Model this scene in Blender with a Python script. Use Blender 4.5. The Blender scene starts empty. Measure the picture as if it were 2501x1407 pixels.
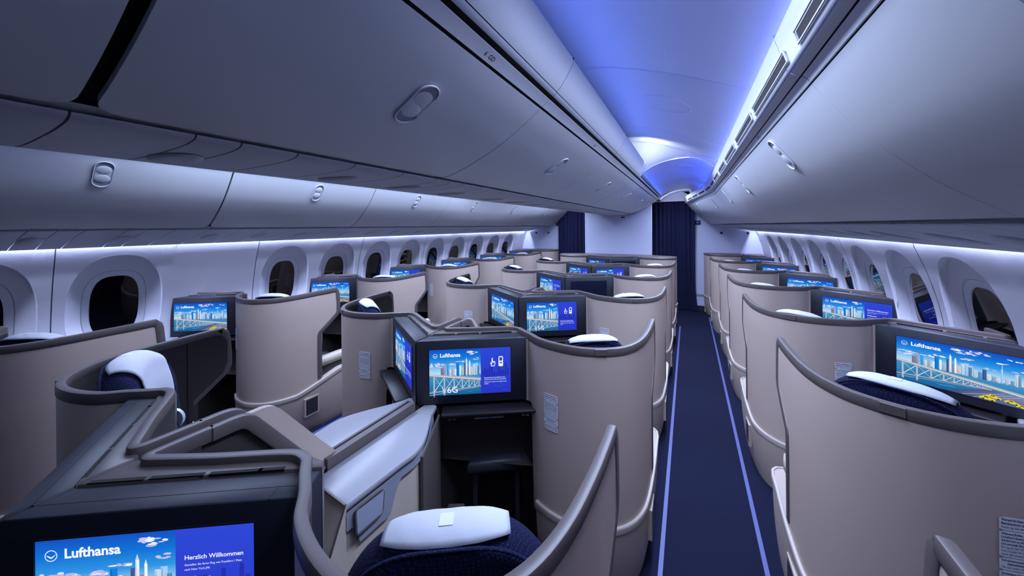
import bpy, bmesh, math, random
from mathutils import Vector, Matrix
random.seed(7)
SC = bpy.context.scene
COL = SC.collection
PI = math.pi

# ------------------------------------------------------------------ camera
cam_d = bpy.data.cameras.new('camera'); cam = bpy.data.objects.new('camera', cam_d); COL.objects.link(cam)
cam_d.sensor_width = 36.0; cam_d.sensor_fit = 'HORIZONTAL'; cam_d.lens = 828.0 / 2501 * 36
cam_d.shift_x = (1250.5 - 1267.0) / 2501; cam_d.shift_y = (552.5 - 703.5) / 2501
cam_d.clip_start = 0.01; cam_d.clip_end = 60
cam.matrix_world = (Matrix.Translation((1.27, 0, 1.76)) @ Matrix.Rotation(math.atan(0.5), 4, 'Z')
                    @ Matrix.Rotation(PI / 2, 4, 'X') @ Matrix.Rotation(-0.0085, 4, 'Z'))
SC.camera = cam
vs = SC.view_settings
SC.display_settings.display_device = 'sRGB'
vs.view_transform = 'Standard'; vs.look = 'None'; vs.exposure = 0.0; vs.gamma = 1.0; vs.use_curve_mapping = False
SC.cycles.use_denoising = True
SC.cycles.max_bounces = 9; SC.cycles.diffuse_bounces = 5; SC.cycles.glossy_bounces = 4
SC.cycles.sample_clamp_indirect = 6
w = bpy.data.worlds.new('world'); SC.world = w; w.use_nodes = True
w.node_tree.nodes['Background'].inputs[0].default_value = (0.010, 0.014, 0.03, 1)
w.node_tree.nodes['Background'].inputs[1].default_value = 0.5

def area(name, loc, aim, sx, sy, power, col, spread=PI, run=(0, 1, 0)):
    d = bpy.data.lights.new(name, 'AREA'); d.shape = 'RECTANGLE'; d.size = sx; d.size_y = sy
    d.energy = power; d.color = col; d.spread = spread
    o = bpy.data.objects.new(name, d); COL.objects.link(o); o.location = loc
    # local y runs along the cabin, local -z is the aim
    z = -Vector(aim).normalized(); y = Vector(run).normalized(); x = y.cross(z).normalized(); y = z.cross(x)
    o.rotation_euler = Matrix((x, y, z)).transposed().to_euler()
    return o
BLUE = (0.13, 0.24, 1.0); SOFT = (0.57, 0.685, 1.0); LAV = (0.55, 0.62, 1.0)
for s in (1, -1):
    # cove strips hidden behind the edges of the ceiling valances, aimed up at the vault
    area('cove_lamp', (s * 1.60, 2.9, 2.285), (-s * 1.0, 0, .75), .05, 6.0, 8.0, BLUE)
    area('cove_lamp', (s * 0.80, 1.4, 2.42), (s * 1.0, 0, .5), .07, 4.2, 5.2, BLUE)
    area('hood_fill', (s * .93, 3.50, 2.43), (s * .25, 1, .45), .10, .05, 1.6, (.8, .88, 1.0))  # fill added to whiten the transition hood, not a cove strip
    # unseen fill lights added below the vault of each aisle, shining down
    area('aisle_fill', (s * 1.19, 2.4, 2.46), (0, 0, -1), .18, 3.4, 92, SOFT, 2.5)
    area('aisle_fill', (s * 1.10, 5.55, 2.40), (0, 0, -1), .16, 3.4, 72, SOFT, 2.45)
    area('edge_lamp', (s * 1.575, 3.4, 2.300), (-s * .2, 0, 1), .03, 6.6, 5, (.45, .5, 1.0))
    area('aisle_fill', (s * 1.19, -.35, 2.40), (0, 0, -1), .22, .7, 4, SOFT, 2.6)  # added fill behind the camera, lifts the nearest surfaces
    # window wall strips behind the lower edge of the service panels
    area('wall_wash_lamp', (s * 2.526, 2.3, 1.72), (s * 0.12, 0, -1), .026, 5.4, 62, LAV)
    area('wall_wash_lamp', (s * 2.452, 6.4, 1.72), (s * 0.12, 0, -1), .022, 2.6, 32, LAV, PI, (-s * .055, 1, 0))
for s in (1, -1): area('soffit_fill', (s * 1.05, 7.25, 2.27), (0, 1, .35), .5, .04, .9, (.75, .82, 1.0))  # added fill that brightens the soffit panels, no fixture there
area('vault_lamp', (1.46, 5.3, 2.27), (-1, 0, .8), .05, 3.0, 5, (.03, .10, 1.0))
area('vault_lamp', (.84, 5.3, 2.30), (1, 0, .8), .05, 3.0, 2, (.03, .10, 1.0))

# ------------------------------------------------------------------ materials
def lin(c):
    return tuple(((v / 255) / 12.92 if v / 255 <= .04045 else ((v / 255 + .055) / 1.055) ** 2.4) for v in c)
MATS = {}
def mat(name, rgb, rough=.5, metal=0., bump=0., bscale=200., var=0., spec=.5, emit=0., coat=0.):
    if name in MATS: return MATS[name]
    m = bpy.data.materials.new(name); m.use_nodes = True; nt = m.node_tree; b = nt.nodes['Principled BSDF']
    c = lin(rgb) + (1,)
    b.inputs['Base Color'].default_value = c; b.inputs['Roughness'].default_value = rough
    b.inputs['Metallic'].default_value = metal; b.inputs['Specular IOR Level'].default_value = spec
    if coat: b.inputs['Coat Weight'].default_value = coat
    if emit:
        b.inputs['Emission Color'].default_value = c; b.inputs['Emission Strength'].default_value = emit
    if bump or var:
        tc = nt.nodes.new('ShaderNodeTexCoord'); n = nt.nodes.new('ShaderNodeTexNoise')
        n.inputs['Scale'].default_value = bscale; n.inputs['Detail'].default_value = 3
        nt.links.new(tc.outputs['Object'], n.inputs['Vector'])
        if bump:
            bp = nt.nodes.new('ShaderNodeBump'); bp.inputs['Strength'].default_value = bump; bp.inputs['Distance'].default_value = .002
            nt.links.new(n.outputs['Fac'], bp.inputs['Height']); nt.links.new(bp.outputs['Normal'], b.inputs['Normal'])
        if var:
            r = nt.nodes.new('ShaderNodeValToRGB')
            r.color_ramp.elements[0].position = .35; r.color_ramp.elements[1].position = .68
            r.color_ramp.elements[0].color = tuple(v * (1 - var) for v in c[:3]) + (1,)
            r.color_ramp.elements[1].color = tuple(min(1, v * (1 + var)) for v in c[:3]) + (1,)
            nt.links.new(n.outputs['Fac'], r.inputs['Fac']); nt.links.new(r.outputs['Color'], b.inputs['Base Color'])
    MATS[name] = m
    return m
def weave(name, rgb, hi, scale, rough=.9):
    m = bpy.data.materials.new(name); m.use_nodes = True; nt = m.node_tree; b = nt.nodes['Principled BSDF']
    tc = nt.nodes.new('ShaderNodeTexCoord'); v = nt.nodes.new('ShaderNodeTexVoronoi'); v.inputs['Scale'].default_value = scale
    v.inputs['Randomness'].default_value = .25
    nt.links.new(tc.outputs['Object'], v.inputs['Vector'])
    r = nt.nodes.new('ShaderNodeValToRGB'); r.color_ramp.elements[0].position = .10; r.color_ramp.elements[1].position = .42
    r.color_ramp.elements[0].color = lin(hi) + (1,); r.color_ramp.elements[1].color = lin(rgb) + (1,)
    nt.links.new(v.outputs['Distance'], r.inputs['Fac']); nt.links.new(r.outputs['Color'], b.inputs['Base Color'])
    bp = nt.nodes.new('ShaderNodeBump'); bp.inputs['Strength'].default_value = .5; bp.inputs['Distance'].default_value = .003; bp.invert = True
    nt.links.new(v.outputs['Distance'], bp.inputs['Height']); nt.links.new(bp.outputs['Normal'], b.inputs['Normal'])
    b.inputs['Roughness'].default_value = rough; b.inputs['Specular IOR Level'].default_value = .2
    MATS[name] = m
    return m
M_SHELL = mat('taupe_shell', (191, 172, 161), .48, bump=.03, bscale=600)
M_BASE = mat('taupe_base', (174, 158, 148), .5, bump=.03, bscale=600)
M_BAND = mat('light_band', (178, 167, 160), .4)
M_TRIM = mat('grey_trim', (90, 82, 81), .45, bump=.05, bscale=900)
M_LINE = mat('brown_lining', (50, 45, 44), .95, bump=.4, bscale=700, var=.25)
M_HOUS = mat('navy_black_plastic', (29, 32, 45), .52)
M_GAP = mat('black_gap', (6, 6, 9), .8)
M_BIN = mat('bin_white', (206, 209, 214), .42, bump=.015, bscale=300)
M_PSU = mat('service_panel_grey', (176, 180, 190), .5)
M_RAIL = mat('rail_white', (214, 216, 222), .4)
M_WALL = mat('wall_white', (216, 218, 226), .5, bump=.015, bscale=300)
M_CEIL = mat('ceiling_white', (214, 219, 236), .5)
M_PANE = mat('window_black_glass', (5, 6, 12), .04, coat=0.6)
M_COUNT = mat('counter_white', (154, 155, 162), .4)
M_BEIGE = mat('beige_leather', (186, 174, 160), .5, bump=.1, bscale=250)
M_CLOTH = mat('white_cloth', (188, 191, 200), .9, bump=.25, bscale=900)
M_TAG = mat('cloth_tag_white', (206, 209, 218), .8)
M_TRAY = mat('dark_wood_tray', (24, 21, 25), .5, bump=.03, bscale=80)
M_STEEL = mat('bright_metal', (200, 202, 208), .25, metal=1)
M_STRIP = mat('floor_guide_strip', (78, 86, 140), .5)
M_PLAC = mat('placard_paper', (236, 240, 248), .5)
M_INK = mat('placard_ink', (20, 26, 48), .6)
M_GREYP = mat('console_grey', (138, 143, 156), .4)
M_LAMPG = mat('lamp_glass', (200, 210, 235), .2)
M_SEAT = weave('navy_seat_fabric', (12, 16, 46), (36, 46, 100), 150)
M_CARPET = weave('navy_carpet', (8, 11, 33), (23, 31, 70), 240)
M_CURT = mat('navy_curtain', (9, 17, 64), .9, bump=.2, bscale=400, var=.1)
M_BULK = mat('bulkhead_panel', (196, 201, 226), .55)
M_KICK = mat('kick_plate', (40, 40, 48), .5)
M_SIGN = mat('navy_sign', (28, 38, 84), .4)
M_SYMB = mat('sign_symbol', (190, 200, 225), .5)
def screen_mat():
    m = bpy.data.materials.new('lit_screen'); m.use_nodes = True; nt = m.node_tree; nt.nodes.clear()
    o = nt.nodes.new('ShaderNodeOutputMaterial'); e = nt.nodes.new('ShaderNodeEmission'); a = nt.nodes.new('ShaderNodeVertexColor'); a.layer_name = 'paint'
    e.inputs['Strength'].default_value = 1.0
    nt.links.new(a.outputs['Color'], e.inputs['Color']); nt.links.new(e.outputs[0], o.inputs[0])
    return m
M_SCREEN = screen_mat()

# ------------------------------------------------------------------ mesh helpers
class MB:
    def __init__(s): s.v = []; s.f = []
    def add(s, vs_, fs_):
        n = len(s.v); s.v += [tuple(p) for p in vs_]; s.f += [tuple(i + n for i in f) for f in fs_]
    def grid(s, rows, close=False):
        n = len(rows[0]); vs_ = [p for r in rows for p in r]; fs_ = []
        for i in range(len(rows) - 1):
            for j in range(n if close else n - 1):
                k = (j + 1) % n
                fs_.append((i * n + j, i * n + k, (i + 1) * n + k, (i + 1) * n + j))
        s.add(vs_, fs_)
    def box(s, a, b):
        (x0, y0, z0), (x1, y1, z1) = a, b
        s.add([(x0, y0, z0), (x1, y0, z0), (x1, y1, z0), (x0, y1, z0), (x0, y0, z1), (x1, y0, z1), (x1, y1, z1), (x0, y1, z1)],
              [(0, 3, 2, 1), (4, 5, 6, 7), (0, 1, 5, 4), (1, 2, 6, 5), (2, 3, 7, 6), (3, 0, 4, 7)])
    def prism(s, poly, z0, z1, ch=0.):
        """closed plan polygon, with an optional chamfer ch along its top and bottom edges"""
        n = len(poly)
        def inset(d):
            out = []
            ar = sum(poly[i][0] * poly[(i + 1) % n][1] - poly[(i + 1) % n][0] * poly[i][1] for i in range(n))
            sg = 1 if ar > 0 else -1
            for i in range(n):
                p, q, r = Vector(poly[i - 1]), Vector(poly[i]), Vector(poly[(i + 1) % n])
                e1 = (q - p).normalized(); e2 = (r - q).normalized()
                n1 = Vector((-e1.y, e1.x)) * sg; n2 = Vector((-e2.y, e2.x)) * sg
                b = n1 + n2
                b = b / max(.35, b.dot(n1)) if b.length > 1e-6 else n1
                out.append((q.x + b.x * d, q.y + b.y * d))
            return out
        rings = []
        if ch:
            ip = inset(ch)
            rings = [[(x, y, z0) for x, y in ip], [(x, y, z0 + ch) for x, y in poly], [(x, y, z1 - ch) for x, y in poly], [(x, y, z1) for x, y in ip]]
        else:
            rings = [[(x, y, z0) for x, y in poly], [(x, y, z1) for x, y in poly]]
        s.grid(rings, close=True)
        k = len(s.v)
        s.f.append(tuple(range(k - n, k)))
        k0 = k - n * len(rings)
        s.f.append(tuple(reversed(range(k0, k0 + n))))
    def sweep(s, path, nrm, prof, caps=True):
        """prof points (p, q) set at path + nrm*p + (t x nrm)*q"""
        rows = []
        for i, P in enumerate(path):
            P = Vector(P)
            t = (Vector(path[min(i + 1, len(path) - 1)]) - Vector(path[max(i - 1, 0)])).normalized()
            nn = Vector(nrm[i]); nn = (nn - t * nn.dot(t)).normalized(); b = t.cross(nn)
            rows.append([tuple(P + nn * p + b * q) for p, q in prof])
        s.grid(rows, close=True)
        if caps:
            n = len(prof); k = len(s.v)
            s.f.append(tuple(range(k - n, k))); s.f.append(tuple(reversed(range(k - n * len(path), k - n * len(path) + n))))
def rrect(w_, h_, r, n=3):
    out = []
    for cx, cy, a0 in ((w_ / 2 - r, h_ / 2 - r, 0), (-w_ / 2 + r, h_ / 2 - r, 90), (-w_ / 2 + r, -h_ / 2 + r, 180), (w_ / 2 - r, -h_ / 2 + r, 270)):
        for k in range(n + 1):
            a = math.radians(a0 + 90 * k / n); out.append((cx + r * math.cos(a), cy + r * math.sin(a)))
    return out
def fin(name, mb, m, parent=None, base=(0, 0, 0), mir=1, ang=35, smooth=True):
    """link one mesh object; mir=-1 mirrors module coordinates across u"""
    me = bpy.data.meshes.new(name)
    vs_ = [((p[0] - base[0]) * mir, p[1] - base[1], p[2] - base[2]) for p in mb.v]
    me.from_pydata(vs_, [], mb.f); me.validate()
    bm = bmesh.new(); bm.from_mesh(me); bmesh.ops.remove_doubles(bm, verts=bm.verts, dist=1e-5)
    bmesh.ops.recalc_face_normals(bm, faces=bm.faces); bm.to_mesh(me); bm.free()
    if smooth:
        me.shade_smooth(); me.set_sharp_from_angle(angle=math.radians(ang))
    me.materials.append(m)
    o = bpy.data.objects.new(name, me); COL.objects.link(o)
    if parent: o.parent = parent
    return o
def struct(o): o['kind'] = 'structure'; return o
def thing(name, loc, label, cat, group=None):
    o = bpy.data.objects.new(name, None); o.empty_display_size = .1; COL.objects.link(o); o.location = loc
    o['label'] = label; o['category'] = cat
    if group: o['group'] = group
    return o
def tag(o, label, cat, group=None):
    o['label'] = label; o['category'] = cat
    if group: o['group'] = group
    return o
def copy_tree(o, loc=None, parent=None):
    c = o.copy(); COL.objects.link(c)
    if loc is not None: c.location = loc
    if parent: c.parent = parent
    for ch in list(o.children): copy_tree(ch, None, c)
    return c
def smoothpath(pts, sub=4):
    out = []
    P = [Vector(p) for p in pts]
    for i in range(len(P) - 1):
        a, b, c, d = P[max(i - 1, 0)], P[i], P[i + 1], P[min(i + 2, len(P) - 1)]
        for k in range(sub):
            t = k / sub
            out.append(.5 * ((2 * b) + (c - a) * t + (2 * a - 5 * b + 4 * c - d) * t * t + (3 * b - a - 3 * c + d) * t ** 3))
    out.append(P[-1])
    return [tuple(p) for p in out]
def leftn(path, i):
    t = (Vector(path[min(i + 1, len(path) - 1)][:2]) - Vector(path[max(i - 1, 0)][:2])).normalized()
    return Vector((-t.y, t.x))
_tc = {}
def text_mesh(txt, size, bold=0., align='LEFT'):
    """flat letters in the xy plane as (verts, faces)"""
    key = (txt, size, bold, align)
    if key in _tc: return _tc[key]
    c = bpy.data.curves.new('letters', 'FONT'); c.body = txt; c.size = size; c.offset = bold; c.align_x = align
    c.resolution_u = 3; c.fill_mode = 'FRONT'
    o = bpy.data.objects.new('letters', c); COL.objects.link(o)
    dg = bpy.context.evaluated_depsgraph_get(); me = o.evaluated_get(dg).to_mesh()
    r = ([tuple(v.co) for v in me.vertices], [tuple(p.vertices) for p in me.polygons])
    o.evaluated_get(dg).to_mesh_clear(); bpy.data.objects.remove(o); bpy.data.curves.remove(c)
    _tc[key] = r
    return r
ORD = ['first', 'second', 'third', 'fourth', 'fifth', 'sixth', 'seventh', 'eighth', 'ninth', 'tenth', 'eleventh', 'twelfth']

# ------------------------------------------------------------------ cabin taper towards the curtain
def tap(X, Y):
    a = abs(X)
    if Y < 5.1 or a < 1.35: return X
    k = .12 - .07 * min(1, max(0, (a - 1.6) / 1.0))
    return math.copysign(a - (Y - 5.1) * k, X)
YN, YF = -.75, 7.86
YS = [YN + i * .25 for i in range(int((5.1 - YN) / .25) + 1)] + [5.1 + i * .23 for i in range(1, 13)]

# ------------------------------------------------------------------ floor
mb = MB(); mb.box((-2.9, YN, -.05), (2.9, 8.6, 0)); struct(fin('floor', mb, M_CARPET, smooth=False))
for k, (x, y0, y1) in enumerate(((1.130, .2, 6.50), (1.612, .2, 7.35))):
    mb = MB(); mb.box((x - .011, y0 - 1, 0), (x + .011, y1, .004)); struct(fin('trim_%d' % (k + 1), mb, M_STRIP, smooth=False))
for k, x in enumerate((-1.130, -1.612)):
    mb = MB(); mb.box((x - .011, -.5, 0), (x + .011, 5.4, .004)); struct(fin('trim_%d' % (k + 3), mb, M_STRIP, smooth=False))

# ------------------------------------------------------------------ window walls
WP = [(1.78, 2.549), (1.70, 2.552), (1.63, 2.560), (1.55, 2.588), (1.45, 2.625), (1.35, 2.652), (1.25, 2.676), (1.15, 2.694), (1.05, 2.706), (.9, 2.716), (.75, 2.722), (.5, 2.726), (0, 2.728)]
def wx(z):
    for (z1, x1), (z0, x0) in zip(WP, WP[1:]):
        if z >= z0: return x0 + (x1 - x0) * (z - z0) / (z1 - z0)
    return WP[-1][1]
ZC = 1.165
def win_y(k): return .957 + .61 * k
def ell(a, hw, hh, e):
    c, s = math.cos(a), math.sin(a)
    return hw * math.copysign(abs(c) ** (2 / e), c), hh * math.copysign(abs(s) ** (2 / e), s)
def wall_panel(mb, sd, y0, y1, windows):
    """one sidewall lining panel from y0 to y1; windows = centre positions"""
    g = .003
    cells = []
    if windows:
        edges = [y0 + g] + [(a + b) / 2 for a, b in zip(windows, windows[1:])] + [y1 - g]
        cells = list(zip(edges, edges[1:], windows))
    else:
        cells = [(y0 + g, y1 - g, None)]
    for a, b, c in cells:
        if c is None:
            zs = [1.76, 1.70, 1.63, 1.55, 1.45, 1.35, 1.25, 1.15, 1.05, .9, .7]
            rows = [[(sd * abs(tap(wx(z), y)), y, z) for y in [a + (b - a) * i / 6 for i in range(7)]] for z in zs]
            mb.grid(rows)
        else:
            N = 96; rings = []
            # (half width, half height, squareness, centre z shift, depth at top, depth at bottom)
            spec = [(.125, .236, 3.0, 0, .075, .075), (.131, .242, 3.0, 0, .060, .060), (.165, .276, 2.9, 0, .055, .052), (.1675, .2785, 2.9, 0, .060, .057),
                    (.170, .281, 2.9, 0, .050, .048), (.205, .33, 2.6, .01, .044, .022), (.238, .39, 2.4, .0, .036, .004), (.2455, .3975, 2.4, 0, .033, .002), (.249, .401, 2.4, 0, 0, 0)]
            for hw, hh, e, dz, dt, db in spec:
                r = []
                for i in range(N):
                    an = 2 * PI * i / N; yy, zz = ell(an, hw, hh, e); s_ = math.sin(an)
                    t = max(0, min(1, .5 + s_ * .9)); dd = db + (dt - db) * t
                    z = ZC + dz + zz
                    r.append((sd * (abs(tap(wx(z), c + yy)) + dd), c + yy, z))
                rings.append(r)
            top, bot = 1.76, .7
            r = []
            for i in range(N):
                an = 2 * PI * i / N; yy, zz = ell(an, .249, .401, 2.4)
                k = min(((b - c) if yy > 0 else (c - a)) / max(abs(yy), 1e-6), ((top - ZC) if zz > 0 else (ZC - bot)) / max(abs(zz), 1e-6))
                y, z = c + yy * k, ZC + zz * k
                r.append((y, z))
            for f in (.12, .3, .5, .75, 1.0):
                rr = []
                for (y, z), p in zip(r, rings[8]):
                    y2 = p[1] + (y - p[1]) * f; z2 = p[2] + (z - p[2]) * f
                    rr.append((sd * abs(tap(wx(z2), y2)), y2, z2))
                rings.append(rr)
            mb.grid(rings, close=True)
            for cy, cz in ((a, top), (b, top), (a, bot), (b, bot)):
                best = sorted(range(N), key=lambda i: (r[i][0] - cy) ** 2 + (r[i][1] - cz) ** 2)[:1][0]
                nb = [(best - 1) % N, (best + 1) % N]
                mb.add([(sd * abs(tap(wx(cz), cy)), cy, cz)] + [rings[-1][j] for j in (nb[0], best, nb[1])], [(0, 1, 2), (0, 2, 3)])
    rows = [[(sd * abs(tap(wx(z), y)), y, z) for y in [y0 + g + (y1 - y0 - 2 * g) * i / 6 for i in range(7)]] for z in (.7, .5, .25, 0)]
    mb.grid(rows)
wn = 0
for sd, nm in ((-1, 'wall_left'), (1, 'wall_right')):
    mb = MB()
    for j in range(-1, 6):
        y0 = .65 + 1.22 * j; ws = [win_y(2 * j), win_y(2 * j + 1)]
        if sd < 0 and j == 0: ws = [ws[0]]
        if j == 5:
            ws = [win_y(10)]; wall_panel(mb, sd, y0, YF + .3, ws)
        elif sd < 0 and j == 0:      # one window position of this panel is blank
            wall_panel(mb, sd, y0, y0 + .613, ws); wall_panel(mb, sd, y0 + .607, y0 + 1.22, [])
        else: wall_panel(mb, sd, y0, y0 + 1.22, ws)
        for c in ws:
            if c < -.3: continue
            wn += 1
            pm = MB(); ring = []
            for i in range(64):
                yy, zz = ell(2 * PI * i / 64, .1262, .2372, 3.0); z = ZC + zz
                ring.append((sd * (abs(tap(wx(z), c + yy)) + .0752), c + yy, z))
            # the pane is flat: fit it to the plane through its top and bottom
            zt, zb_ = ZC + .237, ZC - .237
            xt, xb = abs(tap(wx(zt), c)) + .072, abs(tap(wx(zb_), c)) + .072
            ring = [(sd * (xb + (xt - xb) * (p[2] - zb_) / (zt - zb_) - abs(tap(2.7, c)) + abs(tap(2.7, p[1]))), p[1], p[2]) for p in ring]
            back = [(p[0] + sd * .02, p[1], p[2]) for p in ring]
            pm.add(ring + back, [tuple(range(64)), tuple(range(127, 63, -1))] + [(i, (i + 1) % 64, 64 + (i + 1) % 64, 64 + i) for i in range(64)])
            wo = struct(fin('window_%d' % wn, pm, M_PANE, ang=30))
            fr = MB(); path = []
            for i in range(49):
                yy, zz = ell(2 * PI * i / 48, .129, .240, 3.0); z = ZC + zz
                path.append((sd * (abs(tap(wx(z), c + yy)) + .066), c + yy, z))
            nn = [(0, p[1] - c, p[2] - ZC) for p in path]
            fr.sweep(path, nn, rrect(.007, .012, .002, 1), caps=False)
            fin('window_frame', fr, M_WALL, wo)
    struct(fin(nm, mb, M_WALL, ang=40))
    # dark cladding behind the lining joints
    mb = MB()
    for j in range(-1, 7):
        y = .65 + 1.22 * j; mb.grid([[(sd * (abs(tap(wx(z), y)) + .006), yy, z) for yy in (y - .012, y + .012)] for z in (1.76, 1.63, 1.5, 1.35, 1.2, 1.05, .9, .7, .35, 0)])
    struct(fin('joint_cladding_left' if sd < 0 else 'joint_cladding_right', mb, mat('joint_grey', (150, 154, 170), .5)))

# ------------------------------------------------------------------ ceiling vaults
VP_ = [(.30, 2.645), (.5, 2.645), (.75, 2.630), (.913, 2.605), (1.06, 2.561), (1.18, 2.519), (1.293, 2.473), (1.40, 2.424), (1.51, 2.375), (1.60, 2.33), (1.69, 2.27)]
cuts = [-.75, .63, 1.85, 3.07, 3.78]
mb = MB()
for a, b in zip(cuts, cuts[1:]):
    for s in (1, -1):
        ys = [a + .004, a + .012] + [a + (b - a) * i / 5 for i in range(1, 5)] + [b - .012, b - .004]
        off = [.006, 0] + [0] * 4 + [0, .006]
        mb.grid([[(s * x, y, z + o) for y, o in zip(ys, off)] for x, z in VP_])
    mb.grid([[(x, y, 2.645) for y in (a, b)] for x in (-.3, .3)])
struct(fin('ceiling', mb, M_CEIL))
# ceiling joint backing
mb = MB()
for y in cuts[1:]:
    for s in (1, -1): mb.grid([[(s * x, y - .01, z + .007), (s * x, y + .01, z + .007)] for x, z in VP_])
struct(fin('trim_5', mb, M_CEIL))
# lower vault towards the curtain with its white transition hood
V2 = [(.769, 2.277), (.80, 2.315), (.86, 2.36), (.926, 2.402), (1.0, 2.43), (1.083, 2.451), (1.18, 2.464), (1.272, 2.466), (1.35, 2.449), (1.415, 2.419), (1.47, 2.378), (1.53, 2.33), (1.60, 2.27)]
def v2(Y, s): return [(s * (x if x < 1.3 or Y < 5.1 else x - (Y - 5.1) * .11 * (x - 1.3) / .3), Y, z - max(0, Y - 3.8) * .006) for x, z in V2]
mb = MB()
for s in (1, -1):
    hood = [[(s * x, 3.72, z) for x, z in ((.60, 2.64), (.66, 2.64), (.75, 2.63), (.85, 2.617), (.913, 2.605), (.98, 2.585), (1.06, 2.561), (1.13, 2.54), (1.2, 2.51), (1.293, 2.473), (1.38, 2.435), (1.45, 2.40), (1.51, 2.375))]]
    mid = [(s * x, 3.70 + .10 * (1 - (abs(x - .769) / .8)), z) for x, z in V2]
    e0 = hood[0]; e1 = [(p[0], 3.92, p[2]) for p in v2(3.92, s)]
    rows = [e0]
    for t in (.2, .4, .6, .8, 1.0):
        k = t * t * (3 - 2 * t)
        rows.append([(a[0] + (b[0] - a[0]) * k, a[1] + (b[1] - a[1]) * t, a[2] + (b[2] - a[2]) * k) for a, b in zip(e0, e1)])
    mb.grid(rows)
    lip = [(p[0] * (1 if i else 1), 3.921, p[2] - .009) for i, p in enumerate(e1)]
    mb.grid([e1, lip]); mb.grid([lip, [(p[0], 3.935, p[2] - .009) for p in e1]]); mb.grid([[(p[0], 3.935, p[2] - .009) for p in e1], [(p[0], 3.936, p[2]) for p in e1]])
    mb.grid([[(p[0], 3.936, p[2]) for p in e1]] + [v2(y, s) for y in (4.3, 4.9)])
struct(fin('ceiling_transition', mb, M_CEIL))
mb = MB()
for s in (1, -1):
    for a, b in ((4.9, 5.65), (5.65, 6.9), (6.9, 7.84)):
        mb.grid([[(p[0], p[1], p[2] + (.004 if t in (0, 1) else 0)) for p in v2(a + (b - a) * t, s)] for t in (0, .02, .5, .98, 1)])
struct(fin('ceiling_front', mb, M_CEIL))
def ring(name, cx, cy, z, r, slope, label):
    mb = MB(); path = [(cx + r * math.cos(a), cy + r * math.sin(a), z - slope * r * math.cos(a)) for a in [2 * PI * i / 48 for i in range(49)]]
    mb.sweep(path, [(p[0] - cx, p[1] - cy, 0) for p in path], rrect(.010, .008, .002, 1), caps=False)
    o = fin(name, mb, M_CEIL); tag(o, label, 'ceiling ring')
ring('ceiling_ring', 1.14, 2.36, 2.533, .15, .37, 'round raised ring in the blue ceiling vault')
ring('ceiling_ring', 1.20, 4.55, 2.459, .13, .06, 'round raised ring in the low deep blue vault before the curtain')

# ------------------------------------------------------------------ bins, rails, valances and service panels
def along(prof, y): return [(tap(x, y), y, z) for x, z in prof]
def seg_ys(a, b, n=6):
    r = [a + (b - a) * i / n for i in range(n + 1)]
    return r
def profile_sheet(mb, prof, a, b, th=.014, rc=0., n=8):
    """curved panel over prof between y=a and y=b, with returned edges; rc rounds the lower corners"""
    P = [Vector(p) for p in prof]; L = [0]
    for p, q in zip(P, P[1:]): L.append(L[-1] + (q - p).length)
    rows, back = [], []
    for i, p in enumerate(P):
        d = L[-1] - L[i]; e = 0
        if rc and d < rc: e = rc - math.sqrt(max(0, rc * rc - (rc - d) ** 2))
        t = (P[min(i + 1, len(P) - 1)] - P[max(i - 1, 0)]).normalized(); nr = Vector((-t.y, t.x))
        if nr.y < 0: nr = -nr
        row = [(tap(p.x, y), y, p.y) for y in seg_ys(a + e, b - e, n)]
        bk = [(tap(p.x + nr.x * th, y), y, p.y + nr.y * th) for y in seg_ys(a + e, b - e, n)]
        rows.append(row); back.append(bk)
    mb.grid(rows)
    k = len(rows) - 1
    mb.grid([back[0], rows[0]]); mb.grid([rows[k], back[k]])
    mb.grid([[r[0] for r in rows], [r[0] for r in back]]); mb.grid([[r[-1] for r in back], [r[-1] for r in rows]])
def dense(prof, n=4): return [(p[0], p[1]) for p in smoothpath([(x, z, 0) for x, z in prof], n)]
OUTD = dense([(1.588, 2.158), (1.622, 2.106), (1.671, 2.037), (1.728, 1.967), (1.809, 1.887), (1.872, 1.835), (1.935, 1.791), (1.968, 1.770)], 3)
CEND = dense([(.750, 2.222), (.70, 2.185), (.643, 2.148), (.581, 2.110), (.51, 2.073), (.428, 2.037), (.345, 2.006), (.29, 1.990), (.262, 1.985)], 3)
def mirx(prof): return [(-x, z) for x, z in prof]
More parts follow.
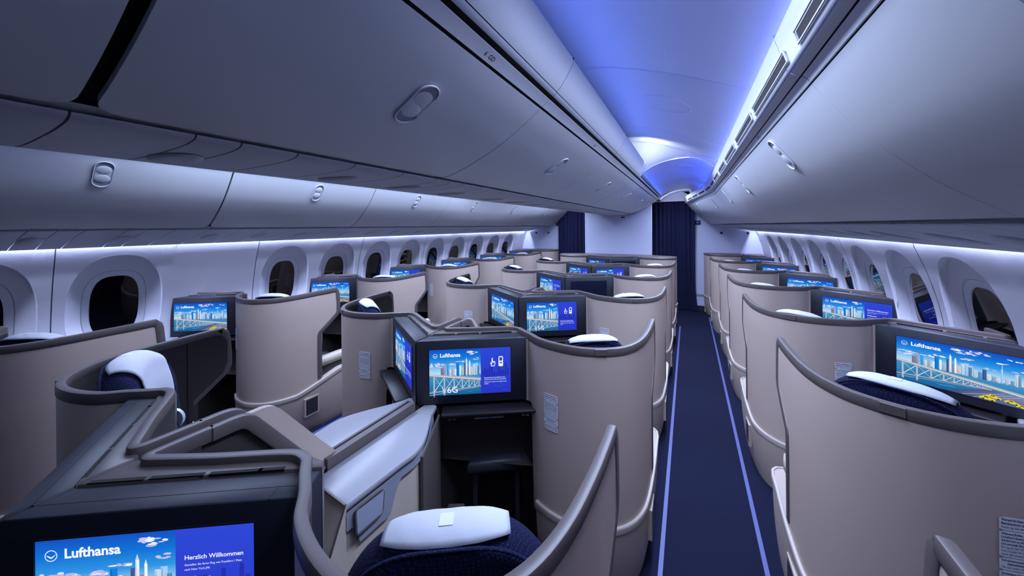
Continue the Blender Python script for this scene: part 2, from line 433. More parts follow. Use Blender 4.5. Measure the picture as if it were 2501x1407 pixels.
def handle(parent, prof, y, sd, zt, zb):
    """oval recessed latch with two finger cups"""
    def at(z):
        for (x0, z0), (x1, z1) in zip(prof, prof[1:]):
            if z0 >= z >= z1: return Vector((tap(x0 + (x1 - x0) * (z - z0) / (z1 - z0), y), y, z))
    A, B = at(zt), at(zb); c = at((zt + zb) / 2); a = (A - B).normalized(); b = Vector((0, 1, 0)); n = a.cross(b)
    if n.z > 0: n = -n
    L = (A - B).length / 2; W = .036
    def P(p, q, d): return tuple(c + a * p + b * q + n * (d - .004 * 0 + -.010 * (p / L) ** 2 * 0))
    def stad(p_, l, w_): return [((l - w_) * (1 if math.sin(t) >= 0 else -1) + w_ * math.sin(t), w_ * math.cos(t)) for t in [2 * PI * i / 40 for i in range(41)]]
    st = stad(0, L, W)
    mb = MB(); mb.sweep([P(p, q, .003) for p, q in st], [tuple(a * p + b * q) for p, q in st], rrect(.005, .006, .002, 2), caps=False)
    h = fin('handle', mb, M_RAIL, parent); h['label'] = 'oval latch with two finger cups'
    mb = MB(); mb.add([P(p, q, .0015) for p, q in st[:-1]], [tuple(range(40))]); fin('latch_recess', mb, M_GREYP, h, smooth=False)
    mb = MB(); mb.add([P(p, q, .003) for p, q in ((L * .38, .030), (L * .38, -.030), (-L * .38, -.030), (-L * .38, .030))], [(0, 1, 2, 3)]); fin('latch_bridge', mb, M_BIN, h, smooth=False)
    for s in (1, -1):
        mb = MB(); rows = []
        for i in range(7):
            r = math.cos(i / 6 * PI / 2)
            rows.append([P(s * L * .34 + .026 * r * math.cos(t), .031 * r * math.sin(t), .002 + .004 * math.sin(i / 6 * PI / 2)) for t in [2 * PI * j / 24 for j in range(24)]])
        mb.grid(rows, close=True); fin('finger_cup', mb, M_BIN, h)
    return h
bay = [1.24 + 1.22 * k for k in range(-2, 6)]
def place_name(c): return ORD[c]
BINS = {'right': [], 'left': [], 'mid': [], 'midl': []}
for side, prof, sd in (('right', OUTD, 1), ('left', mirx(OUTD), -1), ('mid', CEND, 1), ('midl', mirx(CEND), -1)):
    ends = ([-.75, .02] if side[:3] != 'mid' else [-.75, .20]) + [1.24 + 1.22 * k for k in range(5)] + ([6.9] if side[:3] == 'mid' else [7.34, 7.82])
    ends = ends if side[:3] != 'mid' else [-.75, .20, 1.24, 2.46, 3.68, 4.90, 6.12, 6.86]
    nb = len(ends) - 1
    for i, (a, b) in enumerate(zip(ends, ends[1:])):
        place = {'right': 'above the windows beside the carpeted aisle', 'left': 'above the window wall across the cabin', 'mid': 'over the centre seats facing the carpeted aisle', 'midl': 'over the centre seats facing the far aisle'}[side]
        t = thing('overhead_bin', (tap(prof[len(prof) // 2][0], (a + b) / 2), (a + b) / 2, prof[-1][1]), 'white curved bin %s, %s from the curtain' % (place, ORD[nb - 1 - i]), 'overhead bin', 'overhead bins ' + place)
        g = .003 if not (side[:3] == 'mid' and i == 1) else .012
        g0 = .012 if (side[:3] == 'mid' and i == 1) else .004
        if side[:3] == 'mid' and i == 0: mbe = b - .012
        else: mbe = b - .004
        if side == 'left' and i in (1, 2): mbe = b - .007
        mb = MB()
        if side == 'right': g0, mbe = .0012, b - .0012
        profile_sheet(mb, prof, a + g0, mbe, rc=.045 if (side[:3] == 'mid' and i < 2) or (side == 'left' and i in (1, 2)) else 0)
        fin('door', mb, M_BIN, t, base=t.location)
        yc = {0: a + .1, 1: .655}.get(i, (a + b) / 2 + .03) if side[:3] != 'mid' else {0: -.3, 1: .735}.get(i, (a + b) / 2 + .03)
        if side != 'midl' and i > 0 and b - a > .6:
            h = handle(t, prof, yc, sd, 2.135, 2.004) if side[:3] != 'mid' else handle(t, prof, yc, sd, 2.148, 2.072)
            h.location = -t.location
    # dark carcass behind the doors
    mb = MB(); back = [(x + math.copysign(.022, x) * (1 if side in ('right', 'left') else -1), z + .022) for x, z in prof]
    if side[:3] == 'mid': back = [(prof[0][0] * .985, prof[0][1] + .02)] + back + [(prof[-1][0] * .8, prof[-1][1] + .01)]
    else: back = [(prof[0][0], prof[0][1] + .03)] + back + [(prof[-1][0] * 1.02, prof[-1][1] + .01)]
    mb.grid([along(back, y) for y in [y for y in YS if y < (6.88 if side[:3] == 'mid' else 7.84)]])
    o = fin('bin_carcass', mb, M_GAP); struct(o)
mb = MB()
for prof, js in ((OUTD, [.02, 1.24, 2.46, 3.68, 4.9, 6.12, 7.34]), (mirx(OUTD), [3.68, 4.9, 6.12, 7.34]), (CEND, [1.24, 2.46, 3.68, 4.9, 6.12])):
    so = 1 if abs(prof[0][0]) > 1 else -1
    for j in js: mb.grid([[(tap(x + math.copysign(.002, x) * so, yy), yy, z + .0025) for yy in (j - .01, j + .01)] for x, z in prof])
struct(fin('trim_30', mb, M_RAIL))
# rails and valances run the length of the cabin in bay pieces
RAILS = {
    'out': [('rail_strip', [(1.584, 2.164), (1.578, 2.176), (1.566, 2.185)], M_RAIL), ('rail_ledge', [(1.5625, 2.1875), (1.550, 2.192), (1.5395, 2.1995)], M_BIN),
            ('valance', [(1.537, 2.203), (1.533, 2.206), (1.530, 2.212), (1.524, 2.235), (1.512, 2.275), (1.502, 2.305), (1.503, 2.312), (1.512, 2.314)], M_BIN)],
    'mid': [('rail_strip', [(.758, 2.229), (.772, 2.240), (.790, 2.252)], M_RAIL), ('rail_ledge', [(.803, 2.263), (.812, 2.268), (.818, 2.276)], M_PSU),
            ('valance', [(.819, 2.279), (.835, 2.293), (.858, 2.325), (.880, 2.362), (.888, 2.380), (.885, 2.392), (.872, 2.398)], M_BIN)]}
for kind in ('out', 'mid'):
    for s in (1, -1):
        for nm, prof, m in RAILS[kind]:
            pr = [(x * s, z) for x, z in prof]
            es = [-.75, .02, 1.24, 2.46, 3.68, 4.9, 6.12, 6.86 if kind == 'mid' else 7.34] + ([7.84] if kind == 'out' else [])
            mbs = MB()
            for a, b in zip(es, es[1:]):
                if kind == 'mid' and nm == 'valance' and b > 4.0:
                    if a > 3.6: continue
                profile_sheet(mbs, pr, a + .0025, b - .0025, th=.008)
            if kind == 'mid' and nm == 'valance':
                # rounded end of the valance where the low vault begins
                rows = []
                for i in range(8):
                    t = i / 7; k = math.cos(t * PI / 2)
                    rows.append([(s * (.803 + (x - .803) * k), 3.68 + .16 * math.sin(t * PI / 2), 2.262 + (z - 2.262) * (.15 + .85 * k)) for x, z in prof])
                mbs.grid(rows)
            o = fin('trim_%d' % (6 + (kind == 'mid') * 6 + (s < 0) * 3 + [r[0] for r in RAILS[kind]].index(nm)), mbs, m); struct(o)
        if kind == 'out':   # black slots in the valance, each an air vent
            n = 0
            for k in range(-1, 5):
                for a, b in ((.03, .53), (.62, 1.12)):
                    y0, y1 = 1.18 + 1.22 * k + a, 1.18 + 1.22 * k + b
                    if y1 > 7.3 or y0 < .3: continue
                    mb = MB(); q = [(1.5255, 2.224), (1.5188, 2.246)]
                    mb.grid([[(s * (tap(x, y) - .0022), y, z) for y in (y0, y1)] for x, z in q])
                    mb.grid([[(s * (tap(x, y)), y, z) for y in (y0, y1)] for x, z in q])
                    if s > 0:
                        n += 1
                        vo = fin('air_vent', mb, M_GAP); tag(vo, 'long black air slot in the valance above the carpeted aisle, %s from camera' % ORD[min(n - 1, 11)], 'vent', 'air slots in the valance')
                        fr = MB(); cs = [(y0 - .012, 2.219), (y1 + .012, 2.219), (y1 + .012, 2.251), (y0 - .012, 2.251), (y0 - .012, 2.219)]
                        xz = lambda z: 1.5255 - (z - 2.224) * .30
                        path = [(tap(xz(z), y) - .003, y, z) for y, z in cs]
                        for p, q2 in zip(path, path[1:]): fr.sweep([p, q2], [(-1, 0, -.3)] * 2, rrect(.005, .006, .0015, 1))
                        fin('slot_frame', fr, M_RAIL, vo)
# dark backing behind the rails
mb = MB()
for s in (1, -1):
    mb.grid([[(s * abs(tap(x, y)), y, z) for x, z in ((1.60, 2.172), (1.59, 2.185), (1.575, 2.20), (1.555, 2.215))] for y in YS if y < 7.85])
    mb.grid([[(s * x, y, z) for x, z in ((.742, 2.235), (.775, 2.262), (.80, 2.275), (.82, 2.292))] for y in YS if y < 6.86])
struct(fin('trim_20', mb, M_GAP))
# service panels
PO = dense([(1.994, 1.756), (2.006, 1.750), (2.06, 1.741), (2.2, 1.712), (2.36, 1.672), (2.47, 1.643), (2.50, 1.634), (2.505, 1.640)], 2)
PC = dense([(.25, 1.979), (.243, 1.970), (.20, 1.962), (.1, 1.958), (0, 1.957), (-.1, 1.958), (-.20, 1.964), (-.243, 1.974), (-.25, 1.982)], 2)
def service(side, pr, y0, y1, idx, n, unit):
    place = {'right': 'under the bins of the carpeted aisle side', 'left': 'under the bins across the cabin', 'mid': 'along the underside of the centre bins'}[side]
    t = thing('service_panel', (tap(pr[len(pr) // 2][0], (y0 + y1) / 2), (y0 + y1) / 2, pr[len(pr) // 2][1]), 'smooth grey service panel %s' % place, 'service panel', 'service panels ' + place)
    mb = MB(); profile_sheet(mb, pr, y0 + .002, y1 - .002, th=.01, n=3); fin('panel', mb, M_PSU, t, base=t.location)
    if unit:
        m_ = len(pr) // 2; x0, z0 = pr[m_ - 1]; x1, z1 = pr[m_ + 1]; yc = (y0 + y1) / 2
        d = Vector((x1 - x0, 0, z1 - z0)).normalized(); nn = d.cross(Vector((0, 1, 0)));
        if nn.z > 0: nn = -nn
        c = Vector((tap((x0 + x1) / 2, yc), yc, (z0 + z1) / 2))
        mb = MB(); rows = []
        for i in range(5):
            r = math.cos(i / 4 * PI / 2) if i < 4 else .3
            rows.append([tuple(c + d * (.10 * r * math.cos(a)) + Vector((0, 1, 0)) * (.05 * r * math.sin(a)) + nn * (.001 + .012 * math.sin(min(i, 3) / 4 * PI / 2))) for a in [2 * PI * j / 28 for j in range(28)]])
        mb.grid(rows, close=True); k = len(mb.v); mb.f.append(tuple(range(k - 28, k)))
        fin('lamp_unit', mb, M_PSU, t, base=t.location)
        for q in (-.03, .03):
            mb = MB(); cc = c + d * q + nn * .0118
            mb.add([tuple(cc + d * (.014 * math.cos(a)) + Vector((0, 1, 0)) * (.014 * math.sin(a))) for a in [2 * PI * j / 16 for j in range(16)]], [tuple(range(16))])
            fin('reading_lamp', mb, M_KICK, t, base=t.location, smooth=False)
steps = [0, .18, .27, .41, .60, .82, 1.02, 1.12, 1.22]
for side, pr, mx in (('right', PO, 7.2), ('left', mirx(PO), 7.2), ('mid', PC, 6.8)):
    n = 0
    for k in range(-1, 6):
        b0 = .66 + 1.22 * k if side != 'mid' else .19 + 1.22 * k
        for i, (a, b) in enumerate(zip(steps, steps[1:])):
            y0, y1 = b0 + a, b0 + b
            if y1 < -.2 or y1 > mx + .6 or y1 > (7.8 if side != 'mid' else 6.88): continue
            service(side, pr, y0, y1, n, 0, i in (1, 4, 6)); n += 1
# row marks on the rails
for (x, z, ys_, txt) in ((.774, 2.2405, (.79, 1.98, 3.17), '%d  GD'), (-1.574, 2.180, (.80, 1.99, 3.18), '%d  A'), (1.574, 2.180, (1.98, 3.17), '%d  K')):
    for k, y in enumerate(ys_):
        mb = MB(); vs_, fs_ = text_mesh(txt % (6 - k - (x > 1.5)), .020, .0004); sx_ = 1 if x > 1 else -1
        nx, nz = (-.6, -.8) if x > 1 else ((.6, -.8) if x < 0 else (.5, -.86))
        if 0 < x < 1: d_, up = (0, 1), (-nz * -1, nx)
        ux, uz = ((-.8, .6) if x > 1 else ((.8, .6) if x < 0 else (.86, .5)))
        dr = -1 if x > 1 else 1
        mb.add([(x + nx * .0055 + ux * (p[1] - .007), y + dr * p[0], z + nz * .0055 + uz * (p[1] - .007)) for p in vs_], fs_)
        o = fin('row_mark', mb, M_INK, smooth=False)
        tag(o, 'tiny dark row mark on the rail %s, %s from the camera' % ({True: 'over the centre seats', False: 'across the cabin' if x < 0 else 'beside the carpeted aisle'}[0 < x < 1], ORD[k]), 'row mark', 'row marks')
# upper backing so no light leaks over the service panels
mb = MB()
for s in (1, -1):
    mb.grid([[(s * abs(tap(x, y)), y, z) for x, z in ((1.99, 1.79), (2.2, 1.745), (2.42, 1.70), (2.44, 1.78), (2.46, 1.80))] for y in YS])
    mb.grid([[(s * abs(tap(x, y)), y, z) for x, z in ((1.56, 2.25), (1.72, 2.25), (2.40, 2.0), (2.60, 1.75))] for y in YS])
mb.grid([[(x, y, z) for x, z in ((-.26, 2.0), (-.2, 1.975), (.2, 1.975), (.26, 1.995))] for y in YS if y < 6.87])
struct(fin('ceiling_backing', mb, M_BIN))

# ------------------------------------------------------------------ forward end: bulkheads, curtains, signs
mb = MB(); mb.box((-.645, 6.9, 0), (.645, 7.0, 2.32)); struct(fin('wall_front', mb, M_BULK, smooth=False))
for s, x0 in ((1, 1.385), (-1, 1.53)):
    top = [(x0, 2.23), (1.5, 2.12), (1.62, 1.97), (1.75, 1.85), (1.9, 1.76), (2.3, 1.70), (2.62, 1.66)]
    mb = MB(); poly = [(s * 2.75, 0), (s * x0, 0)] + [(s * x, z) for x, z in top] + [(s * 2.75, 1.66)]
    n = len(poly); mb.add([(x, 7.85, z) for x, z in poly] + [(x, 7.93, z) for x, z in poly], [tuple(range(n)), tuple(range(2 * n - 1, n - 1, -1))] + [(i, (i + 1) % n, n + (i + 1) % n, n + i) for i in range(n)])
    struct(fin('wall_front_right' if s > 0 else 'wall_front_left', mb, M_BULK, smooth=False))
    mb = MB(); mb.box((min(s * x0, s * 2.75), 7.842, .302), (max(s * x0, s * 2.75), 7.852, .336)); struct(fin('trim_%d' % (21 + (s < 0)), mb, M_GREYP, smooth=False))
    mb = MB(); mb.box((min(s * x0, s * 2.75), 7.838, 0), (max(s * x0, s * 2.75), 7.852, .105)); struct(fin('baseboard_front_right' if s > 0 else 'baseboard_front_left', mb, M_KICK, smooth=False))
    for q, xx in enumerate(((1.86, 2.30) if s > 0 else (-1.83, -2.16))):
        mb = MB(); a = [2 * PI * i / 16 for i in range(16)]
        mb.grid([[(xx + r * math.cos(t), y, 1.59 + r * math.sin(t)) for t in a] for r, y in ((.024, 7.849), (.022, 7.842), (.010, 7.840), (.009, 7.824), (.013, 7.820), (.0, 7.818))], close=True)
        o = fin('coat_hook', mb, M_KICK)
        tag(o, 'small dark coat hook on the bulkhead %s, %s the curtain' % ('beside the carpeted aisle' if s > 0 else 'across the cabin', 'nearer' if q == 0 else 'farther from'), 'coat hook', 'coat hooks')
    mb = MB(); mb.box((s * 1.50 - .05, 7.842, 1.76), (s * 1.50 + .05, 7.852, 1.845)) if s < 0 else mb.box((1.392, 7.842, 1.76), (1.492, 7.852, 1.845))
    cx = 1.442 if s > 0 else -1.575
    mb = MB(); mb.box((cx - .052, 7.842, 1.758), (cx + .052, 7.851, 1.845))
    sg = fin('wireless_sign', mb, M_SIGN, smooth=False); tag(sg, 'small navy square sign with a wireless symbol on the bulkhead %s' % ('beside the carpeted aisle' if s > 0 else 'across the cabin'), 'sign', 'wireless signs')
    mb = MB()
    for r in (.012, .022, .032):
        mb.grid([[(cx + (r + d) * math.sin(t), 7.8405, 1.785 + (r + d) * math.cos(t)) for t in [math.radians(-48 + 96 * i / 10) for i in range(11)]] for d in (0, .004)])
    mb.add([(cx + .004 * math.cos(t), 7.8405, 1.787 + .004 * math.sin(t)) for t in [PI * i / 5 for i in range(10)]], [tuple(range(10))])
    fin('symbol', mb, M_SYMB, sg, smooth=False)
mb = MB(); mb.box((-2.9, 8.4, 0), (2.9, 8.45, 2.6)); struct(fin('wall_back', mb, M_KICK, smooth=False))
# soffit panel and track over the curtain beside the carpeted aisle
for s in (1, -1):
    arc = [(.62, 2.262), (.66, 2.31), (.74, 2.39), (.85, 2.45), (1.0, 2.475), (1.12, 2.46), (1.24, 2.40), (1.33, 2.32), (1.385, 2.262)]
    mb = MB(); pts = smoothpath([(s * x, 0, z) for x, z in arc], 3); n = len(pts)
    mb.add([(p[0], 7.72, p[2]) for p in pts] + [(p[0], 7.80, p[2]) for p in pts], [tuple(range(n)), tuple(range(2 * n - 1, n - 1, -1))] + [(i, (i + 1) % n, n + (i + 1) % n, n + i) for i in range(n)])
    struct(fin('trim_%d' % (23 + (s < 0)), mb, M_BULK, smooth=False))
    mb = MB(); mb.box((min(s * .62, s * 1.40), 7.70, 2.246), (max(s * .62, s * 1.40), 7.80, 2.264)); tr = fin('curtain_rail', mb, M_RAIL, smooth=False)
    tag(tr, 'slim white curtain rail over the %s' % ('carpeted aisle' if s > 0 else 'far aisle'), 'curtain rail')
    x0, x1 = (.60, 1.385) if s > 0 else (-1.535, -.60)
    mb = MB(); N = 120
    rows = []
    for z in (2.243, 2.2, 2.0, 1.5, 1.0, .5, .2, .012):
        r = []
        for i in range(N + 1):
            u = i / N; x = x0 + (x1 - x0) * u; amp = .018 + .016 * (1 - z / 2.25)
            y = 7.77 + amp * math.sin(u * 2 * PI * 10 + .6 * math.sin(u * 9)) + .008 * math.sin(u * 47 + z)
            if s > 0 and z < .7: x += .05 * (1 - z / .7) ** 2 * u * u
            r.append((x, y - .02, z))
        rows.append(r)
    mb.grid(rows)
    rows2 = [[(p[0], p[1] + .004, p[2]) for p in r] for r in rows]; mb.grid(rows2)
    o = fin('curtain', mb, M_CURT, ang=60); tag(o, 'dark navy pleated curtain closing the %s' % ('carpeted aisle' if s > 0 else 'far aisle'), 'curtain')
mb = MB(); mb.box((-.05, 6.80, 1.885), (.20, 6.895, 1.955)); cb = fin('wall_box', mb, M_BIN, smooth=False); tag(cb, 'small pale box fixed to the bulkhead under the end of the centre bins', 'wall box')
mb = MB(); mb.box((.10, 6.795, 1.905), (.165, 6.80, 1.925)); fin('lens', mb, M_GAP, cb, smooth=False)

# ------------------------------------------------------------------ screen pictures
def hexc(h, k=1.0):
    c = lin(((h >> 16) & 255, (h >> 8) & 255, h & 255)); return (c[0] * k, c[1] * k, c[2] * k, 1)
class Pic:
    """flat picture painted as layered polygons, 16 x 9 units"""
    def __init__(s): s.v = []; s.f = []; s.c = []; s.d = 0
    def poly(s, pts, cols):
        n = len(s.v); s.d += .004
        s.v += [(x, y, s.d) for x, y in pts]; s.f.append(tuple(range(n, n + len(pts))))
        s.c.append(cols if isinstance(cols, list) else [cols] * len(pts))
    def rect(s, x0, y0, x1, y1, c, c2=None):
        s.poly([(x0, y0), (x1, y0), (x1, y1), (x0, y1)], [c, c, c2 or c, c2 or c])
    def line(s, x0, y0, x1, y1, w0, w1, c):
        d = Vector((x1 - x0, y1 - y0)).normalized(); n = Vector((-d.y, d.x))
        s.poly([(x0 + n.x * w0, y0 + n.y * w0), (x0 - n.x * w0, y0 - n.y * w0), (x1 - n.x * w1, y1 - n.y * w1), (x1 + n.x * w1, y1 + n.y * w1)], c)
    def blob(s, x, y, rx, ry, c, n=12, seed=0):
        r = random.Random(seed); s.poly([(min(15.95, max(.02, x + rx * (1 + .25 * (r.random() - .5)) * math.cos(a))), min(8.98, y + ry * (1 + .3 * (r.random() - .5)) * math.sin(a))) for a in [2 * PI * i / n for i in range(n)]], c)
    def text(s, t, x, y, size, c, bold=0.):
        vs_, fs_ = text_mesh(t, size, bold); s.d += .004
        n = len(s.v); s.v += [(p[0] + x, p[1] + y, s.d) for p in vs_]
        for f in fs_: s.f.append(tuple(i + n for i in f)); s.c.append([c] * len(f))
    def mesh(s, name, W, H):
        me = bpy.data.meshes.new(name); k = W / 16; k2 = H / 9
        me.from_pydata([(x * k, -.0006 - d * .0016, y * k2) for x, y, d in s.v], [], s.f)
        ca = me.color_attributes.new('paint', 'FLOAT_COLOR', 'CORNER'); flat = []
        for c in s.c:
            for q in c: flat += list(q)
        ca.data.foreach_set('color', flat); me.materials.append(M_SCREEN)
        return me
WHT = hexc(0xf4f8ff)
def city(p, X1=16.0):
    g = [(0, 0x8fc4e6), (3.6, 0xcfe6f4), (4.9, 0x9ccff0), (6.2, 0x2f97e6), (7.6, 0x1272d8), (9, 0x1450c4)]
    for (y0, a), (y1, b) in zip(g, g[1:]): p.rect(0, y0, X1, y1, hexc(a), hexc(b))
    r = random.Random(4)
    for cx, cy, w_, n in ((8.6, 8.3, 1.3, 14), (9.2, 7.9, 1.2, 12), (10.6, 8.4, 1.2, 10), (9.3, 6.9, .7, 7), (1.6, 6.1, 1.5, 14), (4.3, 6.0, 1.1, 9), (13.4, 7.4, .8, 4), (15.2, 6.3, .9, 5), (11.8, 5.9, .8, 4), (1.0, 5.6, 1.4, 7), (6.0, 6.5, .9, 5), (14.6, 8.2, .9, 4), (9.8, 5.5, .6, 3)):
        for i in range(n):
            x = cx + (r.random() - .5) * w_ * 1.7
            if x > X1 - .5: continue
            p.blob(x, cy + (r.random() - .5) * .34, .14 + r.random() * .30, .04 + r.random() * .09, hexc(r.choice((0xe4e0f4, 0xcfc4ee, 0xf2f2fc, 0xb9b4e8))), 9, i)
    p.rect(0, 0, X1, 3.9, hexc(0x14609c), hexc(0x3f93c8))
    for i in range(26):
        x, y = r.random() * 9, r.random() * 3; p.blob(min(x, X1 - 1), y, .3 + r.random() * .5, .04, hexc(r.choice((0x2b8fb6, 0x0c5a86, 0x57b4d0))), 7, i)
    B = [(2.2, .55, 5.4, 0x6b6f8c), (2.75, .5, 6.0, 0x8a8fae), (3.35, .45, 5.9, 0x2d8fd6), (3.8, .5, 5.0, 0xb2bccb), (4.3, .4, 5.2, 0x8f9bb2), (5.0, .25, 5.1, 0xd0d8e4), (5.25, .55, 6.3, 0x0f6fc0), (5.85, .3, 5.7, 0xc9d4e2), (6.2, .5, 5.0, 0x8fa5c0),
         (6.75, .3, 6.2, 0x3d4f7c), (7.1, .28, 6.8, 0xcfd2da), (7.4, .3, 5.6, 0x6c7fa2), (7.75, .22, 6.4, 0xe2e2e6), (8.0, .4, 5.3, 0xb4b0b6), (8.5, .5, 5.9, 0xa7bfd6), (8.95, .5, 6.1, 0x8fb4d8), (9.4, .4, 5.5, 0x4a78a8), (9.9, .5, 5.2, 0xa3b4c6),
         (10.5, .5, 5.0, 0x5a86b6), (11.0, .45, 5.6, 0x34548c), (11.5, .4, 4.9, 0xc0c6d0), (12.0, .5, 4.7, 0x8396b2), (12.6, .35, 4.5, 0xb6bfcc), (13.0, .22, 6.3, 0x7fb4de), (13.12, .06, 7.0, 0xa8d0ea), (13.4, .4, 4.8, 0xa0acc0), (14.0, .4, 4.6, 0x6f86a8), (14.5, .45, 5.9, 0xb4c2d4), (14.8, .3, 5.8, 0x6a86ac), (15.3, .6, 4.5, 0xa5b2c2)]
    for x, w_, h, c in B:
        if x + w_ > X1: continue
        p.rect(x, 3.7, x + w_, h, hexc(c, 1.0), hexc(c, 1.35))
        if w_ > .2:
            for k in range(3): p.rect(x + w_ * (.14 + .3 * k), 3.8, x + w_ * (.22 + .3 * k), h - .12, hexc(c, 1.55 if k else .55))
    p.poly([(7.1, 6.8), (7.38, 6.8), (7.24, 7.3)], hexc(0xcfd2da)); p.poly([(7.75, 6.4), (7.97, 6.4), (7.86, 6.8)], hexc(0xe2e2e6))
    # bridge deck, truss, road
    def dk(x): return 4.05 - .118 * x
    xe = X1
    if X1 > 11: p.poly([(6.5, 0), (16, 0), (16, 1.9), (11.5, 2.1)], [hexc(0x3d4a7a), hexc(0x5b6892), hexc(0x8088ac), hexc(0x49568a)])
    def low(x): return max(.15, 1.15 + .085 * x) if X1 > 11 else .55 + .1 * x
    xs = [.9, 2.9, 4.8, 6.4, 7.7, 8.8, 9.7, 10.4, 11.0, 11.5]
    for i, x in enumerate(xs):
        if x > xe - .1: break
        k = .14 * (1 - i * .075); p.line(x, low(x) - (.9 if i < 2 else 0), x, dk(x), k, k, hexc(0xb6bac6))
        if i + 1 < len(xs) and xs[i + 1] < xe:
            x2 = xs[i + 1]; p.line(x, low(x), x2, dk(x2) - .1, k * .5, k * .4, hexc(0xdcdee6)); p.line(x, dk(x) - .1, x2, low(x2), k * .35, k * .3, hexc(0xb0b8c4))
    xm = min(xe, 12.0); p.line(0, low(0), xm, low(xm), .09, .06, hexc(0xb8b4b0)); p.line(0, low(0) - .5, xm, low(xm) - .12, .05, .04, hexc(0x9aa6b8))
    p.line(0, dk(0) + .05, xe, dk(xe) + .05, .16, .22, hexc(0xd6d6de)); p.line(0, dk(0) + .12, xe, dk(xe) + .14, .03, .05, hexc(0x6c7486)); p.line(0, dk(0) - .2, xe, dk(xe) - .26, .06, .10, hexc(0x8c90a0))
    if X1 > 11:
        for k in range(3): p.line(8.6 + k * 1.3, .1 + .0 * k, 13.4 + k * .8, 1.9, .02, .02, hexc(0xd6d8ea))
        for tx, ty, q in ((12.3, .95, 1.0), (11.6, .45, 1.1), (14.2, .75, .95), (15.3, .35, .8)):
            p.poly([(tx - .9 * q, ty - .22 * q), (tx + .7 * q, ty - .28 * q), (tx + .75 * q, ty), (tx + .35 * q, ty + .1 * q), (tx + .1 * q, ty + .32 * q), (tx - .45 * q, ty + .34 * q), (tx - .7 * q, ty + .1 * q), (tx - .95 * q, ty)], hexc(0xe8d21c))
            p.rect(tx - .4 * q, ty + .06 * q, tx + .05 * q, ty + .24 * q, hexc(0x2c3a5c)); p.blob(tx - .5 * q, ty - .22 * q, .14 * q, .12 * q, hexc(0x20263c), 8, 1); p.blob(tx + .42 * q, ty - .26 * q, .14 * q, .12 * q, hexc(0x20263c), 8, 2)
def logo(p):
    cx, cy, r = 1.15, 7.75, .44
    n = 28
    for i in range(n):
        a, b = 2 * PI * i / n, 2 * PI * (i + 1) / n
        p.d -= .004 if i else 0
        p.poly([(cx + r * math.cos(a), cy + r * math.sin(a)), (cx + (r - .06) * math.cos(a), cy + (r - .06) * math.sin(a)), (cx + (r - .06) * math.cos(b), cy + (r - .06) * math.sin(b)), (cx + r * math.cos(b), cy + r * math.sin(b))], WHT)
    p.poly([(cx - .36, cy + .06), (cx - .12, cy - .02), (cx + .02, cy - .12), (cx + .36, cy + .12), (cx + .12, cy - .16), (cx + .0, cy - .22), (cx - .16, cy - .12)], WHT)
    p.text('Lufthansa', 2.05, 7.48, 1.05, WHT, .03)
def side_panel(p, kind):
    X = 10.05
    p.rect(X, 0, 16, 9, hexc(0x2a36c8), hexc(0x2f48d6))
    r = random.Random(3)
    for i in range(12): x = X + .2 + i * .46; p.rect(x, 3.3, x + .34, 4.0 + r.random() * 1.8, hexc(0x2430b0))
    for i in range(18): p.blob(X + .5 + r.random() * 4.8, .3 + r.random() * 2.6, .4, .07, hexc(r.choice((0x3450dc, 0x2638bc))), 8, i)
    if kind == 'hand':
        # pointing hand and handset
        p.poly([(12.05, 5.6), (12.2, 5.25), (12.8, 5.25), (12.95, 5.7), (12.95, 6.15), (12.8, 6.25), (12.62, 6.28), (12.45, 6.3), (12.42, 6.95), (12.24, 6.95), (12.22, 6.0), (12.05, 6.1), (11.98, 5.95)], WHT)
        p.poly([(12.2, 5.68), (12.3, 5.38), (12.72, 5.38), (12.83, 5.72), (12.83, 6.08), (12.36, 6.12), (12.34, 5.9)], hexc(0x3448d0))
        for k in range(3): p.line(12.48 + .14 * k, 5.85, 12.48 + .14 * k, 6.15, .015, .015, WHT)
        p.poly([(13.6, 5.35), (13.7, 5.2), (14.4, 5.2), (14.5, 5.35), (14.5, 7.0), (14.35, 7.2), (13.75, 7.2), (13.6, 7.0)], WHT)
        p.rect(13.76, 6.3, 14.34, 7.0, hexc(0x3448d0)); p.rect(13.76, 5.75, 14.34, 6.1, hexc(0x8a98ea)); p.rect(13.95, 5.85, 14.15, 6.0, hexc(0x2c40c8))
        for k, t in enumerate(('Bitte berühren Sie den Bildschirm oder', 'drücken Sie OK auf Ihrer Fernbedienung', 'Please touch screen or press OK on your', 'handset')):
            p.text(t, 10.75, 2.95 - .36 * k - (.1 if k > 1 else 0), .262, WHT, .003)
    else:
        p.text('Herzlich Willkommen', 10.7, 6.45, .50, WHT, .007)
        p.text('Genießen Sie Ihren Flug von Frankfurt / Main', 10.7, 5.95, .238, WHT, .0); p.text('nach New York JFK', 10.7, 5.58, .238, WHT, .0)
        p.text('Welcome', 10.7, 4.75, .50, WHT, .007)
        p.text('Enjoy your flight from Frankfurt / Main', 10.7, 4.25, .238, WHT, .0); p.text('to New York JFK', 10.7, 3.88, .238, WHT, .0)
SW, SH = .423, .239
PICS = {}
